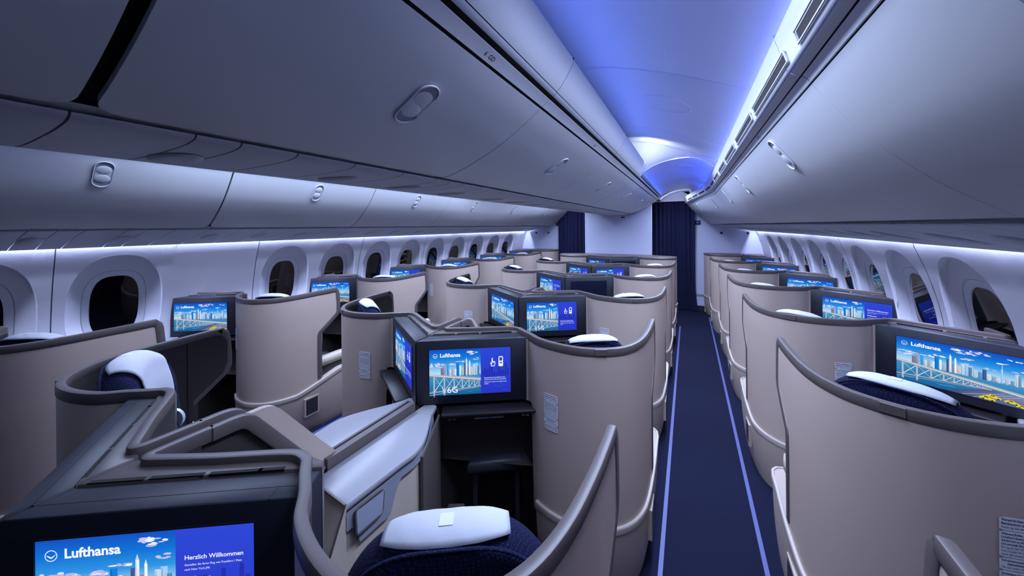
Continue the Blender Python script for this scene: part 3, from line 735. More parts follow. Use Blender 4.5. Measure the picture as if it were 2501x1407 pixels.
def picture(kind, label=''):
    key = kind + label
    if key in PICS: return PICS[key]
    p = Pic()
    if kind == 'off':
        p.rect(0, 0, 16, 9, hexc(0x10142c), hexc(0x161c3a))
        r = random.Random(9)
        for i in range(30): x, y = r.random() * 15, r.random() * 8; p.rect(x, y, x + .4 + r.random(), y + .1 + r.random() * .5, hexc(0x171d40))
    elif kind == 'city': city(p); logo(p)
    else:
        city(p, 10.05); side_panel(p, kind); logo(p)
        if label:
            p.line(2.5, 1.5, 2.75, .75, .05, .05, WHT); p.line(2.7, .75, 3.1, .75, .05, .05, WHT); p.line(2.5, .55, 3.15, .55, .04, .04, WHT); p.blob(2.5, 1.62, .1, .1, WHT, 10, 1)
            p.text(label, 3.4, .42, 1.75, WHT, .004)
    PICS[key] = p.mesh('display', SW, SH)
    return PICS[key]

# ------------------------------------------------------------------ the seat suites (module coordinates u = out to the aisle, v = forward)
ROW = 1.19
RIM = [(.412, .364), (.455, .334), (.512, .299), (.568, .257), (.64, .228), (.72, .211), (.80, .208), (.87, .222), (.94, .256), (1.0, .308), (1.045, .385), (1.072, .49), (1.084, .62), (1.088, .74), (1.088, .835)]
RIMP = [(p[0], p[1]) for p in smoothpath([(a, b, 0) for a, b in RIM], 4)]
HEAD = [(.020, .34), (.020, .235), (.0235, .207), (.040, .193), (.064, .196), (.10, .215), (.20, .268), (.29, .322), (.345, .354), (.382, .368)]
HEADP = [(p[0], p[1]) for p in smoothpath([(a, b, 0) for a, b in HEAD + [RIM[0]]], 3)][:-1]
def ztop(v, u): return 1.187 + (.016 * max(0, min(1, (v - .3) / .5)) if u > 1.0 else 0)
def zlow(v): # lower edge of the forward wing
    if v <= .662: return .30
    if v <= .815: return .842 + (v - .662) / .153 * .118
    return .96 + (v - .815) / .02 * .06
def zband(v): return .357 + max(0, min(1, (v - .47) / .37)) * .10
def skin(mb, path, off, z0f, z1f, closeends=False):
    rows = []
    for i, p in enumerate(path):
        n = leftn(path, i); x, y = p[0] + n.x * off, p[1] + n.y * off
        a, b = z0f(p[1], p[0]), z1f(p[1], p[0])
        rows.append([(x, y, a + (b - a) * k / 8) for k in range(9)])
    mb.grid(rows)
def shell_parts(t, base, m, wing=True, front=False, pocket=True):
    """the wrap-around shell; front=True is the bulkhead unit without a wing"""
    SKP = [(.505, .3185)] + RIMP[5:]
    if front: SKP = [(.505, .3185)] + [p for p in RIMP[5:] if p[1] < .60 or p[0] < 1.0] + [(1.084, .645)]
    wg = [p for p in SKP if p[1] <= .662 or p[0] < 1.0] + ([] if front else [(1.0855, .662)])
    # outer panel, full height part
    mb = MB()
    top = lambda v, u: ztop(v, u) - .03
    mn = lambda v, u: (.83 if u < .53 else .30)
    skin(mb, wg, .002, mn, top); skin(mb, wg, .014, mn, top)
    rows = []
    for z in (.30,): 
        rows = [[(p[0] + leftn(wg, i).x * o, p[1] + leftn(wg, i).y * o, mn(p[1], p[0])) for i, p in enumerate(wg)] for o in (.002, .014)]
    mb.grid(rows)
    if not front:
        wp = [(1.0855 + .002 * k / 8, .662 + .170 * k / 8) for k in range(9)]
        for o in (.002, .014):
            mb.grid([[(u - o, v, zlow(v) + (ztop(v, u) - .03 - max(0, v - .80) * 1.3 - zlow(v)) * k / 6) for k in range(7)] for u, v in wp])
    fin('outer_panel', mb, M_SHELL, t, base, m)
    # fabric lining on the inside, running on behind the monitor of the row behind
    mb = MB(); LP = ([] if front else HEADP[1:]) + [p for p in RIMP if p[1] <= .655 or p[0] < 1.0] + ([] if front else [(1.0855, .662)])
    zl = (lambda v, u: .62)
    skin(mb, LP, .025, zl, top); skin(mb, [p for p in LP if p[0] > .5], .020, zl, top)
    if not front:
        for o in (.020, .030):
            mb.grid([[(u - o, v, zlow(v) + (ztop(v, u) - .03 - max(0, v - .80) * 1.3 - zlow(v)) * k / 6) for k in range(7)] for u, v in wp])
    fin('lining', mb, M_LINE, t, base, m)
    mb = MB(); wl = [(.05, .15), (.06, .30), (.20, .40), (.42, .45), (.545, .31)] if front else [(.036, .135), (.045, .34), (.10, .44), (.28, .52), (.42, .45), (.545, .31)]
    mb.grid([[(u, v, z) for u, v in wl] for z in (.002, .25, .49)]); mb.add([(u, v, .49) for u, v in wl], [tuple(range(len(wl)))]); mb.grid([[(u, v, z) for u, v in ((.036, .135), (.25, .26), (.44, .38), (.545, .31))] for z in (.49, .80)]); fin('foot_well_liner', mb, M_LINE, t, base, m, smooth=False)
    # rim trim
    if not front:
        P3, N3 = [], []
        PP = HEADP + RIMP
        for i, p in enumerate(PP):
            n = leftn(PP, i); o = .0125
            P3.append((p[0] + n.x * o, p[1] + n.y * o, ztop(p[1], p[0]) - .018)); N3.append((n.x, n.y, 0))
        # round the forward corner and follow the wing edge down
        u = 1.0755; zt = ztop(.83, 1.08) - .018
        P3 = P3[:-1]; N3 = N3[:-1]
        for v, z in ((.805, zt), (.822, zt - .004), (.833, zt - .016), (.838, zt - .035), (.846, 1.05), (.845, .99), (.836, .965), (.815, .945), (.75, .893), (.685, .843), (.671, .830), (.665, .81), (.664, .7), (.664, .55), (.664, .43)):
            P3.append((u, v - .008, z)); N3.append((-1, 0, 0))
        mb = MB(); mb.sweep(P3, N3, rrect(.026, .041, .006, 2)); fin('rim_trim', mb, M_TRIM, t, base, m, ang=40)
        mb = MB()
        for (uu, vv) in ((.905, .237),):
            i = min(range(len(RIMP)), key=lambda k: (RIMP[k][0] - uu) ** 2 + (RIMP[k][1] - vv) ** 2)
            n = leftn(RIMP, i); tt = Vector((n.y, -n.x)); c = Vector(RIMP[i])
            pl = [c + tt * a + n * b for a, b in ((-.028, -.004), (.028, -.004), (.028, .016), (-.028, .016))]
            mb.prism([(q.x, q.y) for q in pl], 1.158, 1.1878, .001)
            pl = [c + tt * a + n * b for a, b in ((-.058, .004), (.058, .004), (.058, .013), (-.058, .013))]
            mb.prism([(q.x, q.y) for q in pl], 1.186, 1.1882, .0005)
        lt = fin('latch', mb, M_TRIM, t, base, m, smooth=False)
    else:
        mb = MB(); P3 = [(p[0] + leftn(SKP, i).x * .012, p[1] + leftn(SKP, i).y * .012, 1.172) for i, p in enumerate(SKP)]
        mb.sweep(P3, [(*leftn(SKP, i), 0) for i in range(len(SKP))], rrect(.030, .034, .008, 2)); fin('rim_trim', mb, M_TRIM, t, base, m, ang=50)
    # foot of the shell: base panel with the light band above it
    BP = [p for p in RIMP if p[0] > .565]
    if front: BP = [p for p in SKP if p[0] > .565]
    else: BP = BP[:-1] + [(1.088, .86), (1.087, .92), (1.080, .965), (1.062, .99), (1.03, 1.0), (.96, 1.0)]
    mb = MB(); rows = []
    for i, p in enumerate(BP):
        n = leftn(BP, i); zb = zband(p[1]) if not front else .357; r = []
        for k in range(8):
            f = k / 7; z = zb * f; o = -.006 + .035 * (1 - f) ** 2.2
            r.append((p[0] + n.x * o, p[1] + n.y * o, z))
        r.append((p[0] + n.x * .05, p[1] + n.y * .05, zb)); rows.append(r)
    mb.grid(rows); fin('base_panel', mb, M_BASE, t, base, m)
    mb = MB(); bp = [(p[0] - leftn(BP, i).x * .004, p[1] - leftn(BP, i).y * .004, (zband(p[1]) if not front else .357)) for i, p in enumerate(BP)]
    mb.sweep(bp, [(*leftn(BP, i), 0) for i in range(len(BP))], [(.006, .004), (-.001, .006), (-.006, .003), (-.0075, -.004), (-.006, -.027), (.004, -.029)])
    fin('base_band', mb, M_BAND, t, base, m, ang=50)
    if not front and pocket:
        mb = MB(); x = 1.0935
        mb.box((x - .02, .515, .145), (x, .64, .30)); mb2 = MB(); mb2.box((x - .006, .527, .160), (x + .0012, .628, .288))
        fr = fin('pocket_frame', mb, M_BASE, t, base, m, smooth=False); fin('pocket_opening', mb2, M_KICK, fr, (0, 0, 0) if False else base, m, smooth=False)
    if not front:
        # placard of four stickers on the back of the shell, wrapped on the curve
        L = [0]; 
        for a, b in zip(RIMP, RIMP[1:]): L.append(L[-1] + math.dist(a, b))
        s0 = L[min(range(len(RIMP)), key=lambda k: abs(RIMP[k][0] - .622) + (0 if RIMP[k][1] < .3 else 9))]
        WPl = .082
        def onshell(s, z, d):
            for i in range(len(L) - 1):
                if L[i + 1] >= s:
                    f = (s - L[i]) / (L[i + 1] - L[i]); a, b = RIMP[i], RIMP[i + 1]
                    n = leftn(RIMP, i); return (a[0] + (b[0] - a[0]) * f - n.x * d, a[1] + (b[1] - a[1]) * f - n.y * d, z)
        S = (lambda q: s0 + q) if m > 0 else (lambda q: s0 + WPl - q)
        blocks = [(.935, .897, ['*Während des Sitzens bitte den', '*Beckengurt anlegen.', 'Fasten lap belt while seated.']),
                  (.8955, .822, ['*Während Rollen, Start und', '*Landung legen Sie den', '*Schultergurt an und schließen', '*und verriegeln Sie alle Fächer.', 'During taxi, take-off and landing,', 'fasten shoulder belt and close and', 'latch all compartments.']),
                  (.8205, .786, ['*Schwimmweste in der', '*Seitenkonsole.', 'Life vest under side console.']),
                  (.7845, .757, ['*Entriegelung unter dem Tisch.', 'Release handle under table.'])]
        pc = None
        for z1, z0, lines in blocks:
            mb = MB(); cols = []
            for k in range(9):
                q = WPl * k / 8; e = .004 if k in (0, 8) else 0
                cols.append([onshell(S(q), z, .0012) for z in (z0 + e, (z0 + z1) / 2, z1 - e)])
            mb.grid(cols)
            o = fin('placard', mb, M_PLAC, t, base, m)
            mb = MB(); hgt = (z1 - z0 - .003) / (len(lines) + .35)
            for j, ln in enumerate(lines):
                bold = ln[0] == '*'; ln = ln.strip('*'); vs_, fs_ = text_mesh(ln, hgt * .90, hgt * .016 if bold else 0, 'CENTER')
                wd = max(p[0] for p in vs_) - min(p[0] for p in vs_); sc = min(1, .074 / wd)
                mb.add([onshell(S(WPl / 2 + p[0] * sc), z1 - .001 - hgt * (j + .95) + p[1], .0018) for p in vs_], fs_)
            fin('lettering', mb, M_INK, o, base, m, smooth=False)
    # round lamp on the inner side of the rim corner
    if not front:
        i = 1; c = Vector((.398, .389, 1.075)); n = Vector((.60, .80, 0)).normalized()
        a = Vector((-n.y, n.x, 0)); mb = MB()
        mb.grid([[tuple(c + n * d + a * (r * math.cos(q)) + Vector((0, 0, 1)) * (r * math.sin(q))) for q in [2 * PI * j / 28 for j in range(28)]] for r, d in ((.036, 0), (.036, .012), (.032, .016), (.020, .017), (.018, .012), (.004, .012))], close=True)
        lp = fin('reading_light', mb, M_LAMPG, t, base, m)
def monitor_parts(t, base, m, kind, label='', iu=.004):
    pl = [(iu, .0025 + (iu - .004) * .628), (.503, .316), (.459, .386), (iu, .100 + (iu - .004) * .628)]
    mb = MB(); mb.prism(pl, .832, 1.166, .004); fin('housing', mb, M_HOUS, t, base, m, ang=50)
    mb = MB(); d = Vector((.8468, .532)); n = Vector((-.532, .8468))
    def at(s, o): q = d * s + n * o; return (q.x + .001, q.y + .0015)
    mb.prism([at(.02, .0338), at(.56, .0338), at(.56, .0348), at(.02, .0348)], 1.164, 1.1664)
    mb.prism([at(.52, -.0006), at(.5215, -.0006), at(.5215, .036), at(.52, .036)], .84, 1.1664)
    fin('seam_line', mb, M_GAP, t, base, m, smooth=False)
    mb = MB(); mb.prism([at(.068, .081), at(.545, .081), at(.527, .128), at(.14, .128)] if False else [(iu, .1015 + (iu - .004) * .628), (.458, .3885), (.44, .405), (.40, .402), (.37, .395), (.07, .212 if iu < .02 else .20), (iu + .012, .205), (iu, .19)], .84, 1.172, .003)
    fin('top_deck', mb, M_TRIM, t, base, m, ang=50)
    for a in (.075, .205, .335, .445):
        mb = MB(); e = a + (.118 if a < .4 else .06)
        mb.prism([at(a, .0838), at(e, .0838), at(e, .0935), at(a, .0935)], 1.166, 1.1728); fin('vent_slot', mb, M_GAP, t, base, m, smooth=False)
    me = picture(kind, label)
    o = bpy.data.objects.new('display', me); COL.objects.link(o); o.parent = t
    if kind != 'off': o['label'] = 'lit display with a city skyline picture'
    if m > 0: p = at(.0683, -.0005); o.rotation_euler.z = math.atan2(.532, .8468); o.location = (p[0] - base[0], p[1] - base[1], .880 - base[2])
    else:
        p = at(.0683 + SW, -.0005); o.rotation_euler.z = -math.atan2(.532, .8468); o.location = (-(p[0] - base[0]), p[1] - base[1], .880 - base[2])
    mb = MB()
    def fp(s, z, o2): q = at(s, o2); return (q[0], q[1], z)
    a0, a1 = .0683, .0683 + SW; z0, z1 = .880, .880 + SH
    for q in (((a0 - .003, z0 - .003), (a1 + .003, z0)), ((a0 - .003, z1), (a1 + .003, z1 + .003)), ((a0 - .003, z0), (a0, z1)), ((a1, z0), (a1 + .003, z1))):
        (s0, b0), (s1, b1) = q
        mb.add([fp(s0, b0, -.004), fp(s1, b0, -.004), fp(s1, b1, -.004), fp(s0, b1, -.004), fp(s0, b0, .001), fp(s1, b0, .001), fp(s1, b1, .001), fp(s0, b1, .001)],
               [(0, 1, 2, 3), (0, 1, 5, 4), (1, 2, 6, 5), (2, 3, 7, 6), (3, 0, 4, 7)])
    fin('bezel', mb, M_HOUS, t, base, m, smooth=False)
def tray_parts(t, base, m):
    d = Vector((.8468, .532)); n = Vector((-.532, .8468))
    def at(s, o): q = d * s + n * o; return (q.x + .001, q.y + .0015)
    pl = [at(.135, .05), at(.135, -.068), at(.145, -.078)] + [at(.60 + .035 * math.sin(a), -.045 - .035 * math.cos(a)) for a in [PI / 2 * k / 5 for k in range(6)]] + [at(.635, .0), at(.60, .03), at(.58, .05)]
    mb = MB(); mb.prism(pl, .800, .816, .003); fin('table_top', mb, M_TRAY, t, base, m, ang=50)
    for s in (.19, .375, .56):
        mb = MB()
        for a, b, z0, z1 in ((-.012, .012, .7925, .7955), (-.016, -.011, .788, .799), (.011, .016, .788, .799)):
            p = [at(s + a, -.0795), at(s + b, -.0795), at(s + b, -.074), at(s + a, -.074)]
            mb.prism(p, z0, z1)
        fin('catch', mb, M_STEEL, t, base, m, smooth=False)
    mb = MB(); mb.prism([at(.30, -.066), at(.45, -.066), at(.45, -.055), at(.30, -.055)], .782, .786); fin('handle_bar', mb, M_GREYP, t, base, m, smooth=False)
# passenger seat: its own axes (s across, d back to front) set at an angle
SC0 = Vector((.812, .432)); SD = Vector((.8468, .532)); SN = Vector((-.532, .8468))
def seat_parts(t, base, m, lift=0., du=0.):
    W = .25; SC0 = Vector((.812 + du, .432))
    def top(s): return 1.176 + lift - .215 * abs(s / W) ** 2.9
    def P(s, z, dd):
        tilt = (z - .45) * -.10
        q = SC0 + SD * s + SN * (dd + tilt + .040 + .05 * abs(s / W) ** 2); return (q.x, q.y, z)
    def section(s, grow=0.):
        zt = top(s) + grow; th = (.058 * (1 - .35 * abs(s / W) ** 4)) + grow; out = []
        for z in (.42, .6, .8, .95, zt - th * 1.0): out.append((z, -th))
        for k in range(1, 8): a = PI * k / 8; out.append((zt - th + th * math.sin(a), -th * math.cos(a)))
        for z in (zt - th * 1.0, .95, .8, .6, .42): out.append((z, th))
        return out
    mb = MB(); rows = []
    for i in range(33):
        s = -W + 2 * W * i / 32; k = 1
        sec = section(s); f = math.sqrt(max(.02, 1 - (abs(i - 16) / 16) ** 8))
        rows.append([P(s, z, dd * f) for z, dd in sec])
    mb.grid(rows); n = len(rows[0]); k = len(mb.v); mb.f.append(tuple(range(n))); mb.f.append(tuple(range(k - n, k)))
    fin('backrest', mb, M_SEAT, t, base, m, ang=60)
    # quilting ridge along the top
    mb = MB(); pth = [P(-W * .93 + 2 * W * .93 * i / 30, top(-W * .93 + 2 * W * .93 * i / 30) - .012, -.050) for i in range(31)]
    mb.sweep(pth, [(-SN.x, -SN.y, .4)] * 31, rrect(.010, .006, .0028, 2)); fin('piping', mb, M_SEAT, t, base, m, ang=60)
    # white head cloth folded over the top
    mb = MB(); C = .128; rows = []
    for j in range(25):
        s = -C + 2 * C * j / 24; e = abs(j - 12) / 12; cut = .022 * max(0, (e - .8) / .2) ** 2
        zt = top(s) + .007; th = .058 * (1 - .35 * abs(s / W) ** 4) + .007; r = []
        drop = .030 - cut
        seq = []
        for k in range(0, 13): a = PI * (.26 + .12 * e ** 3 + (.74 - .12 * e ** 3) * k / 12); seq.append((zt - th + th * math.sin(a), -th * math.cos(a)))
        L = .20 + .04 * e - cut
        for k in range(1, 7): seq.append((zt - th - L * k / 6, th + .012 * math.sin(PI * k / 6)))
        rows.append([P(s, z + .0004 * math.sin(j * 1.3 + q), dd) for q, (z, dd) in enumerate(seq)])
    mb.grid(rows)
    hc = fin('head_cloth', mb, M_CLOTH, t, base, m, ang=70); hc['label'] = 'white cloth over the top of the backrest'
    sol = hc.modifiers.new('thick', 'SOLIDIFY'); sol.thickness = .004; sol.offset = 0
    # small pale tag on the cloth
    mb = MB(); th = .065; q = []
    mb.grid([[P(s, 1.183 + lift - .065 + (th + .0028) * math.sin(a), -(th + .0028) * math.cos(a)) for s in (-.014, .014)] for a in (1.35, 1.6, 1.8)])
    fin('cloth_tag', mb, M_TAG, hc, base, m)
    # cushion, leg rest, arm pads
    def blk(name, pts, z0, z1, mt, ch): 
        mb = MB(); mb.prism(pts, z0, z1, ch); return fin(name, mb, mt, t, base, m, ang=60)
    def pq(s, d_): q = SC0 + SD * s + SN * d_; return (q.x, q.y)
    blk('seat_cushion', [pq(-.235, .13), pq(.21, .13), pq(.20, .52), pq(-.235, .60)], .34, .46, M_SEAT, .025)
    blk('seat_base', [pq(-.20, .05), pq(.20, .05), pq(.18, .48), pq(-.20, .55)], .0, .34, M_KICK, .01)
    blk('backrest_shroud', [pq(-.22, -.01), pq(.20, -.01), pq(.20, .08), pq(-.22, .08)], .10, .44, M_KICK, .01)
    mb = MB(); mb.prism([(.985, .50), (1.045, .50), (1.052, .62), (1.052, .90), (1.04, .95), (1.01, .97), (.975, .95), (.965, .90), (.965, .60)], .50, .585, .02); fin('armrest', mb, M_BEIGE, t, base, m, ang=60)
    mb = MB(); mb.prism([(.985, .55), (1.04, .55), (1.04, .90), (.985, .90)], .20, .50, .004); fin('armrest_support', mb, M_KICK, t, base, m, smooth=False)
def console_parts(t, base, m, centre=True):
    # coordinates of the module in front, v shifted by -ROW later through base
    edge = smoothpath([(.128, -.028, 0), (.165, -.085, 0), (.205, -.145, 0), (.240, -.21, 0), (.255, -.275, 0), (.250, -.345, 0), (.244, -.46, 0), (.238, -.577, 0)], 4)
    edge = [(p[0], p[1]) for p in edge]; iu = .030
    top = [(iu, .07), (.092, .052)] + edge + [(iu, -.56)]
    mb = MB(); mb.prism([(u, v) for u, v in top], .806, .832, .004); tp = fin('counter_top', mb, M_COUNT, t, base, m, ang=50)
    mb = MB(); mb.sweep([(iu + .022, -.55, .8322), (iu + .022, -.12, .8322), (iu + .035, -.055, .8322), (iu + .05, -.04, .8322), (.135, -.03, .8322)], [(1, 0, 0)] * 5, rrect(.0018, .0012, .0004, 1)); fin('lid_seam', mb, M_GREYP, tp, (0, 0, 0), 1) if False else fin('lid_seam', mb, M_GREYP, t, base, m)
    ins = [(iu + .004, .06), (.10, .02)] + [(u - .010, v + .004) for u, v in edge] + [(iu + .004, -.56)]
    mb = MB(); mb.prism(ins, .02, .806); fin('body', mb, M_BEIGE, t, base, m, ang=50)
    # sloping rear end and low shoulder box
    mb = MB(); a, b = iu, .238
    mb.add([(a, -.556, .828), (b, -.577, .828), (b - .004, -.632, .70), (a, -.632, .70), (b - .01, -.66, .66), (a, -.66, .66), (b - .02, -.93, .655), (a, -.93, .655), (b - .02, -.93, .50), (a, -.93, .50), (b, -.577, .50), (a, -.556, .50)],
           [(0, 1, 2, 3), (3, 2, 4, 5), (5, 4, 6, 7), (7, 6, 8, 9), (1, 10, 8, 6, 4, 2), (0, 3, 5, 7, 9, 11)])
    fin('shoulder_rest', mb, M_BEIGE, t, base, m, ang=20)
    mb = MB(); mb.sweep([(a, -.560, .832), (b, -.580, .832)], [(0, -1, 0)] * 2, rrect(.008, .007, .003, 2)); mb.sweep([(b, -.58, .830), (b - .003, -.632, .703), (b - .009, -.662, .66), (b - .02, -.92, .655)], [(1, 0, 0)] * 4, rrect(.005, .005, .002, 2)); fin('piping', mb, M_TRIM, t, base, m)
    # grey upper band with the mirrored storage door on the seat side
    mb = MB(); ep = [p for p in edge if p[1] < -.05]
    rows = []
    for p in ep:
        v = p[1]; lo = .775 - (.11 * max(0, min(1, (-.37 - v) / .03))) if v > -.56 else .70
        lo = .775 if v > -.36 else (.668 if -.55 < v < -.39 else .74)
        rows.append([(p[0] + .003 - (.001 if k else 0), v, .806 + (lo - .806) * k / 4) for k in range(5)])
    mb.grid(rows); fin('side_panel', mb, M_GREYP, t, base, m)
    mb = MB(); x = .2485
    fc = [(-.540, .707), (-.455, .703), (-.441, .707), (-.436, .720), (-.431, .778), (-.436, .788), (-.445, .792), (-.537, .798), (-.548, .795), (-.551, .785), (-.548, .717), (-.540, .707)]
    mb.sweep([(x + .0015, a, b_) for a, b_ in fc], [(1, 0, 0)] * len(fc), rrect(.006, .007, .002, 2), caps=False); fr = fin('door_frame', mb, M_TRIM, t, base, m)
    mb = MB(); mb.add([(x + .003, -.543, .713), (x + .006, -.442, .709), (x + .006, -.433, .787), (x + .003, -.547, .793)], [(0, 1, 2, 3)]); fin('storage_door', mb, mat('mirror_grey', (176, 184, 204), .2, metal=.3), t, base, m, smooth=False)
    # chrome-blue edge strip and dark foot-well cheek towards the table
    mb = MB(); mb.sweep([(.137, -.035, .80), (.185, -.115, .77), (.222, -.178, .71), (.234, -.200, .58)], [(1, .3, 0)] * 4, rrect(.006, .012, .002, 2)); fin('edge_strip', mb, mat('steel_blue', (116, 134, 190), .3, metal=.5), t, base, m)
    mb = MB(); mb.prism([(.105, .05), (.118, .05), (.262, -.235), (.250, -.24)], .03, .79); fin('foot_well_panel', mb, M_TRIM, t, base, m, smooth=False)
    mb = MB(); mb.prism([(.125, .10), (.20, .14), (.335, -.16), (.262, -.20)], .02, .30, .006); fin('foot_well_step', mb, M_TRIM, t, base, m, smooth=False)
def ottoman_parts(t, base, m):
    d = Vector((.8468, .532)); n = Vector((-.532, .8468))
    def at(s, o): q = d * s + n * o; return (q.x, q.y)
    mb = MB(); mb.prism([at(.26, .02), at(.55, .02), at(.57, .05), at(.57, .34), at(.26, .34)], .43, .50, .018); fin('cushion', mb, M_KICK, t, base, m, ang=60)
    for s in (.30, .53):
        mb = MB(); mb.prism([at(s - .012, .06), at(s + .012, .06), at(s + .012, .084), at(s - .012, .084)], 0, .43); fin('leg', mb, M_KICK, t, base, m, smooth=False)

SUITES = {
    'G': dict(ox=0.0, oy=1.33, m=1, place='in the centre on the carpeted aisle', rows=range(-1, 4)),
    'D': dict(ox=0.0, oy=1.33, m=-1, place='in the centre on the far aisle', rows=range(-1, 4)),
    'K': dict(ox=2.745, oy=1.24, m=-1, place='by the windows on the carpeted aisle', rows=range(-1, 5)),
    'A': dict(ox=-2.745, oy=1.24, m=1, place='by the windows across the cabin', rows=range(-1, 5))}
SCREENS = {
    'G': {-1: ('welcome', ''), 0: ('hand', '6G'), 1: ('hand', '5G'), 2: ('off', ''), 3: ('hand', '3G'), 4: ('off', '')},
    'D': {-1: ('hand', '7D'), 0: ('hand', '6D'), 1: ('city', ''), 2: ('welcome', ''), 3: ('hand', '3D'), 4: ('welcome', '')},
    'K': {1: ('city', ''), 2: ('welcome', ''), 3: ('city', ''), 4: ('city', ''), 5: ('welcome', '')},
    'A': {0: ('city', ''), 1: ('city', ''), 2: ('hand', '4A'), 3: ('city', ''), 4: ('city', ''), 5: ('hand', '1A')}}
SHOW = {'city': 'monitor with full skyline picture', 'hand': 'monitor with skyline and hand symbol', 'welcome': 'monitor with skyline and welcome text', 'off': 'dark unlit monitor'}
B_SH, B_MO, B_TR, B_SE = (.85, .45, 0), (.23, .22, .83), (.36, .22, .80), (.72, .60, 0)
for key, S in SUITES.items():
    m, ox, oy = S['m'], S['ox'], S['oy']; nmax = max(S['rows'])
    def xs(n):   # the window rows step inwards with the tapering wall
        if key in 'GD': return 0
        return -m * 0 + (0 if n < 4 else (.055 if n == 4 else .115)) * (-1 if key == 'K' else 1)
    def loc(b, n): return (ox + m * b[0] + xs(n), oy + b[1] + ROW * n, b[2])
    first = {}
    for n in S['rows']:
        k = nmax - n; o_ = ORD[k]; row = '%s from curtain' % o_
        L = {'sh': 'taupe privacy shell with grey rim %s, %s' % (S['place'], row), 'se': 'navy seat with white head cloth %s, %s' % (S['place'], row),
             'co': 'pale counter with beige body %s, %s' % (S['place'], row), 'tr': 'dark wood pull-out table %s, %s' % (S['place'], row)}
        if not first:
            t = thing('seat_shell', loc(B_SH, n), L['sh'], 'seat shell', 'seat shells ' + S['place']); shell_parts(t, B_SH, m); first['sh'] = t
            t = thing('passenger_seat', loc(B_SE, n), L['se'], 'seat', 'seats ' + S['place']); seat_parts(t, B_SE, m, {'D': .045, 'K': .0, 'G': -.014, 'A': .02}[key], .03 if key == 'D' else 0); first['se'] = t
            bc = (.13, -.30, 0)
            t = thing('side_console', loc((bc[0], bc[1] + ROW, 0), n), L['co'], 'console', 'side consoles ' + S['place']); console_parts(t, bc, m, key in 'GD'); first['co'] = t
            continue
        copy_tree(first['sh'], loc(B_SH, n))['label'] = L['sh']
        if n == 0 and key in 'GK':   # these head cushions are raised a little
            t = thing('passenger_seat', loc(B_SE, n), L['se'], 'seat', 'seats ' + S['place']); seat_parts(t, B_SE, m, .034 if key == 'K' else .012)
            if key == 'G': first['se'] = t
        else: copy_tree(first['se'], loc(B_SE, n))['label'] = L['se']
        c = copy_tree(first['co'], loc((.13, -.30 + ROW, 0), n)); c['label'] = L['co']
    # the console behind the first row stands beside the camera
    ntr = 0; trays = [n for n in SCREENS[key]]
    for n, (kd, lb) in SCREENS[key].items():
        row = '%s from curtain' % ORD[max(SCREENS[key]) - n]
        t = thing('seat_monitor', loc(B_MO, n), '%s %s, %s' % (SHOW[kd], S['place'], row), 'monitor', 'monitors ' + S['place'])
        monitor_parts(t, B_MO, m, kd, lb, .004 if key in 'GD' else .034)
        if n < 5 - (key in 'GD'):
            t = thing('tray_table', loc(B_TR, n), 'dark wood pull-out table %s, %s' % (S['place'], row), 'table', 'tray tables ' + S['place']); tray_parts(t, B_TR, m)
    # bulkhead unit in the last position
    n = nmax + 1; B = (.8, .5, 0)
    t = thing('bulkhead_cabinet', loc(B, n), 'taupe cabinet with flat grey top against the bulkhead %s' % S['place'], 'cabinet', 'bulkhead cabinets ' + S['place'])
    shell_parts(t, B, m, front=True)
    bk = 7.83 - (oy + ROW * n) if key in 'KA' else 6.89 - (oy + ROW * n)
    arc = [(u, v) for u, v in RIMP if u > .56 and v < .6]
    pl = [(.02, .20), (.36, .385), (.47, .36), (.515, .31)] + arc + [(1.084, .60)] + ([(1.084, bk), (.02, bk)] if key in 'KA' else [(1.0, .66), (.66, bk), (.003, bk), (.003, .20)])
    if key in 'KA': pl = [(max(u, .115), v) for u, v in pl]
    mb = MB(); mb.prism(pl, 1.172, 1.192, .003); fin('cabinet_top', mb, M_TRIM, t, B, m, ang=50)
    mb = MB(); q = [(1.078, .60), (1.078, bk), (1.06, bk), (1.06, .60)] if key in 'KA' else [(1.078, .60), (.995, .655), (.66, bk), (.64, bk), (.98, .64), (1.06, .59)]
    mb.prism(q, .0, 1.172); fin('side_wall', mb, M_SHELL, t, B, m, smooth=False)
# footrest in the foot well under the monitor with the pointing hand, centre block
for key, n in (('G', 0), ('K', 1)):
    S = SUITES[key]; b = (.4, .35, 0)
    t = thing('footrest', (S['ox'] + S['m'] * .4, S['oy'] + .35 + ROW * n, 0), 'dark padded footrest in the shadow under a table %s' % S['place'], 'footrest'); ottoman_parts(t, b, S['m'])
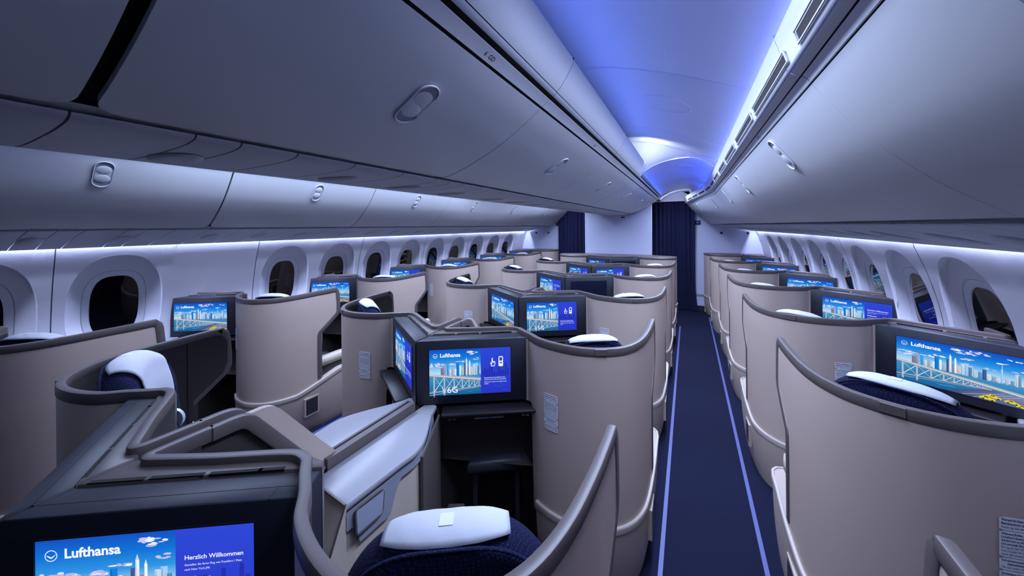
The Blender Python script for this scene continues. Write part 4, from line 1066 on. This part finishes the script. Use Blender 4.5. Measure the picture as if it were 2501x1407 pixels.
# ridge strips and privacy dividers on the centre line
for n in range(-1, 4):
    y0 = 1.33 + ROW * (n + 1); row = '%s from the curtain' % ORD[3 - n]
    mb = MB(); mb.box((-.026, y0 - .50, .80), (.028, y0 - .035, .872)); t = thing('console_ridge', (0, y0 - .25, .80), 'raised grey ridge between two pale counters, %s' % row, 'ridge', 'ridges between centre counters')
    fin('ridge_body', mb, M_TRIM, t, base=t.location, smooth=False)
    mb = MB(); mb.box((-.012, y0 - .49, .872), (-.004, y0 - .04, .8745)); fin('groove', mb, M_GAP, t, base=t.location, smooth=False)
    y = 1.33 + ROW * n
    t = thing('privacy_divider', (0, y + .4, .82), 'low peaked divider with grey frame and dark fabric, %s' % row, 'divider', 'privacy dividers on the centre line')
    def outline(dv, e, top=1.186):
        o = [(.205 + e, .835 + e), (.205 + e, top - e)]
        ap = [(.375, top), (.395, top), (.41, top - .002), (.425, top - .007), (.438, top - .016), (.452, top - .030), (.60, .940), (.685, .835)]
        pts = [(v, z) for v, z in ap]
        # inset the sloping side by e
        pts = [(v - e * (.95 if i > 2 else .55), z - e * (.55 if i > 2 else 1)) for i, (v, z) in enumerate(pts)]
        pts[-1] = (pts[-1][0], .835 + e)
        return [(v + dv, z) for v, z in o + pts]
    def slab(name, x0, x1, pts, mt, par):
        k = len(pts); mb = MB(); mb.add([(x0, y + v, z) for v, z in pts] + [(x1, y + v, z) for v, z in pts], [tuple(range(k)), tuple(range(2 * k - 1, k - 1, -1))] + [(i, (i + 1) % k, k + (i + 1) % k, k + i) for i in range(k)])
        return fin(name, mb, mt, par, base=t.location, smooth=False)
    slab('fabric_panel', .024, .030, outline(0, .008), M_LINE, t); slab('rear_fabric_panel', -.030, -.0245, outline(-.01, .008, 1.182), M_LINE, t)
    cv = smoothpath([(0, .335, 1.169), (0, .36, 1.169), (0, .39, 1.169), (0, .414, 1.165), (0, .432, 1.153), (0, .452, 1.127), (0, .52, 1.034), (0, .60, .924), (0, .655, .850)], 4)
    for nm, x in (('frame', .035), ('rear_frame', -.035)):
        mb = MB(); mb.sweep([(x, y + p[1], p[2]) for p in cv], [(1, 0, 0)] * len(cv), rrect(.028, .041, .006, 2)); fin(nm, mb, M_TRIM, t, base=t.location, ang=40)
    mb = MB(); mb.box((-.040, y + .205, .832), (.044, y + .64, .846)); fin('foot', mb, M_TRIM, t, base=t.location, smooth=False)
    rp = slab('rear_panel', -.0115, .0095, outline(.085, 0, 1.166), M_SHELL, t); rp['label'] = 'taupe rear half of the divider'
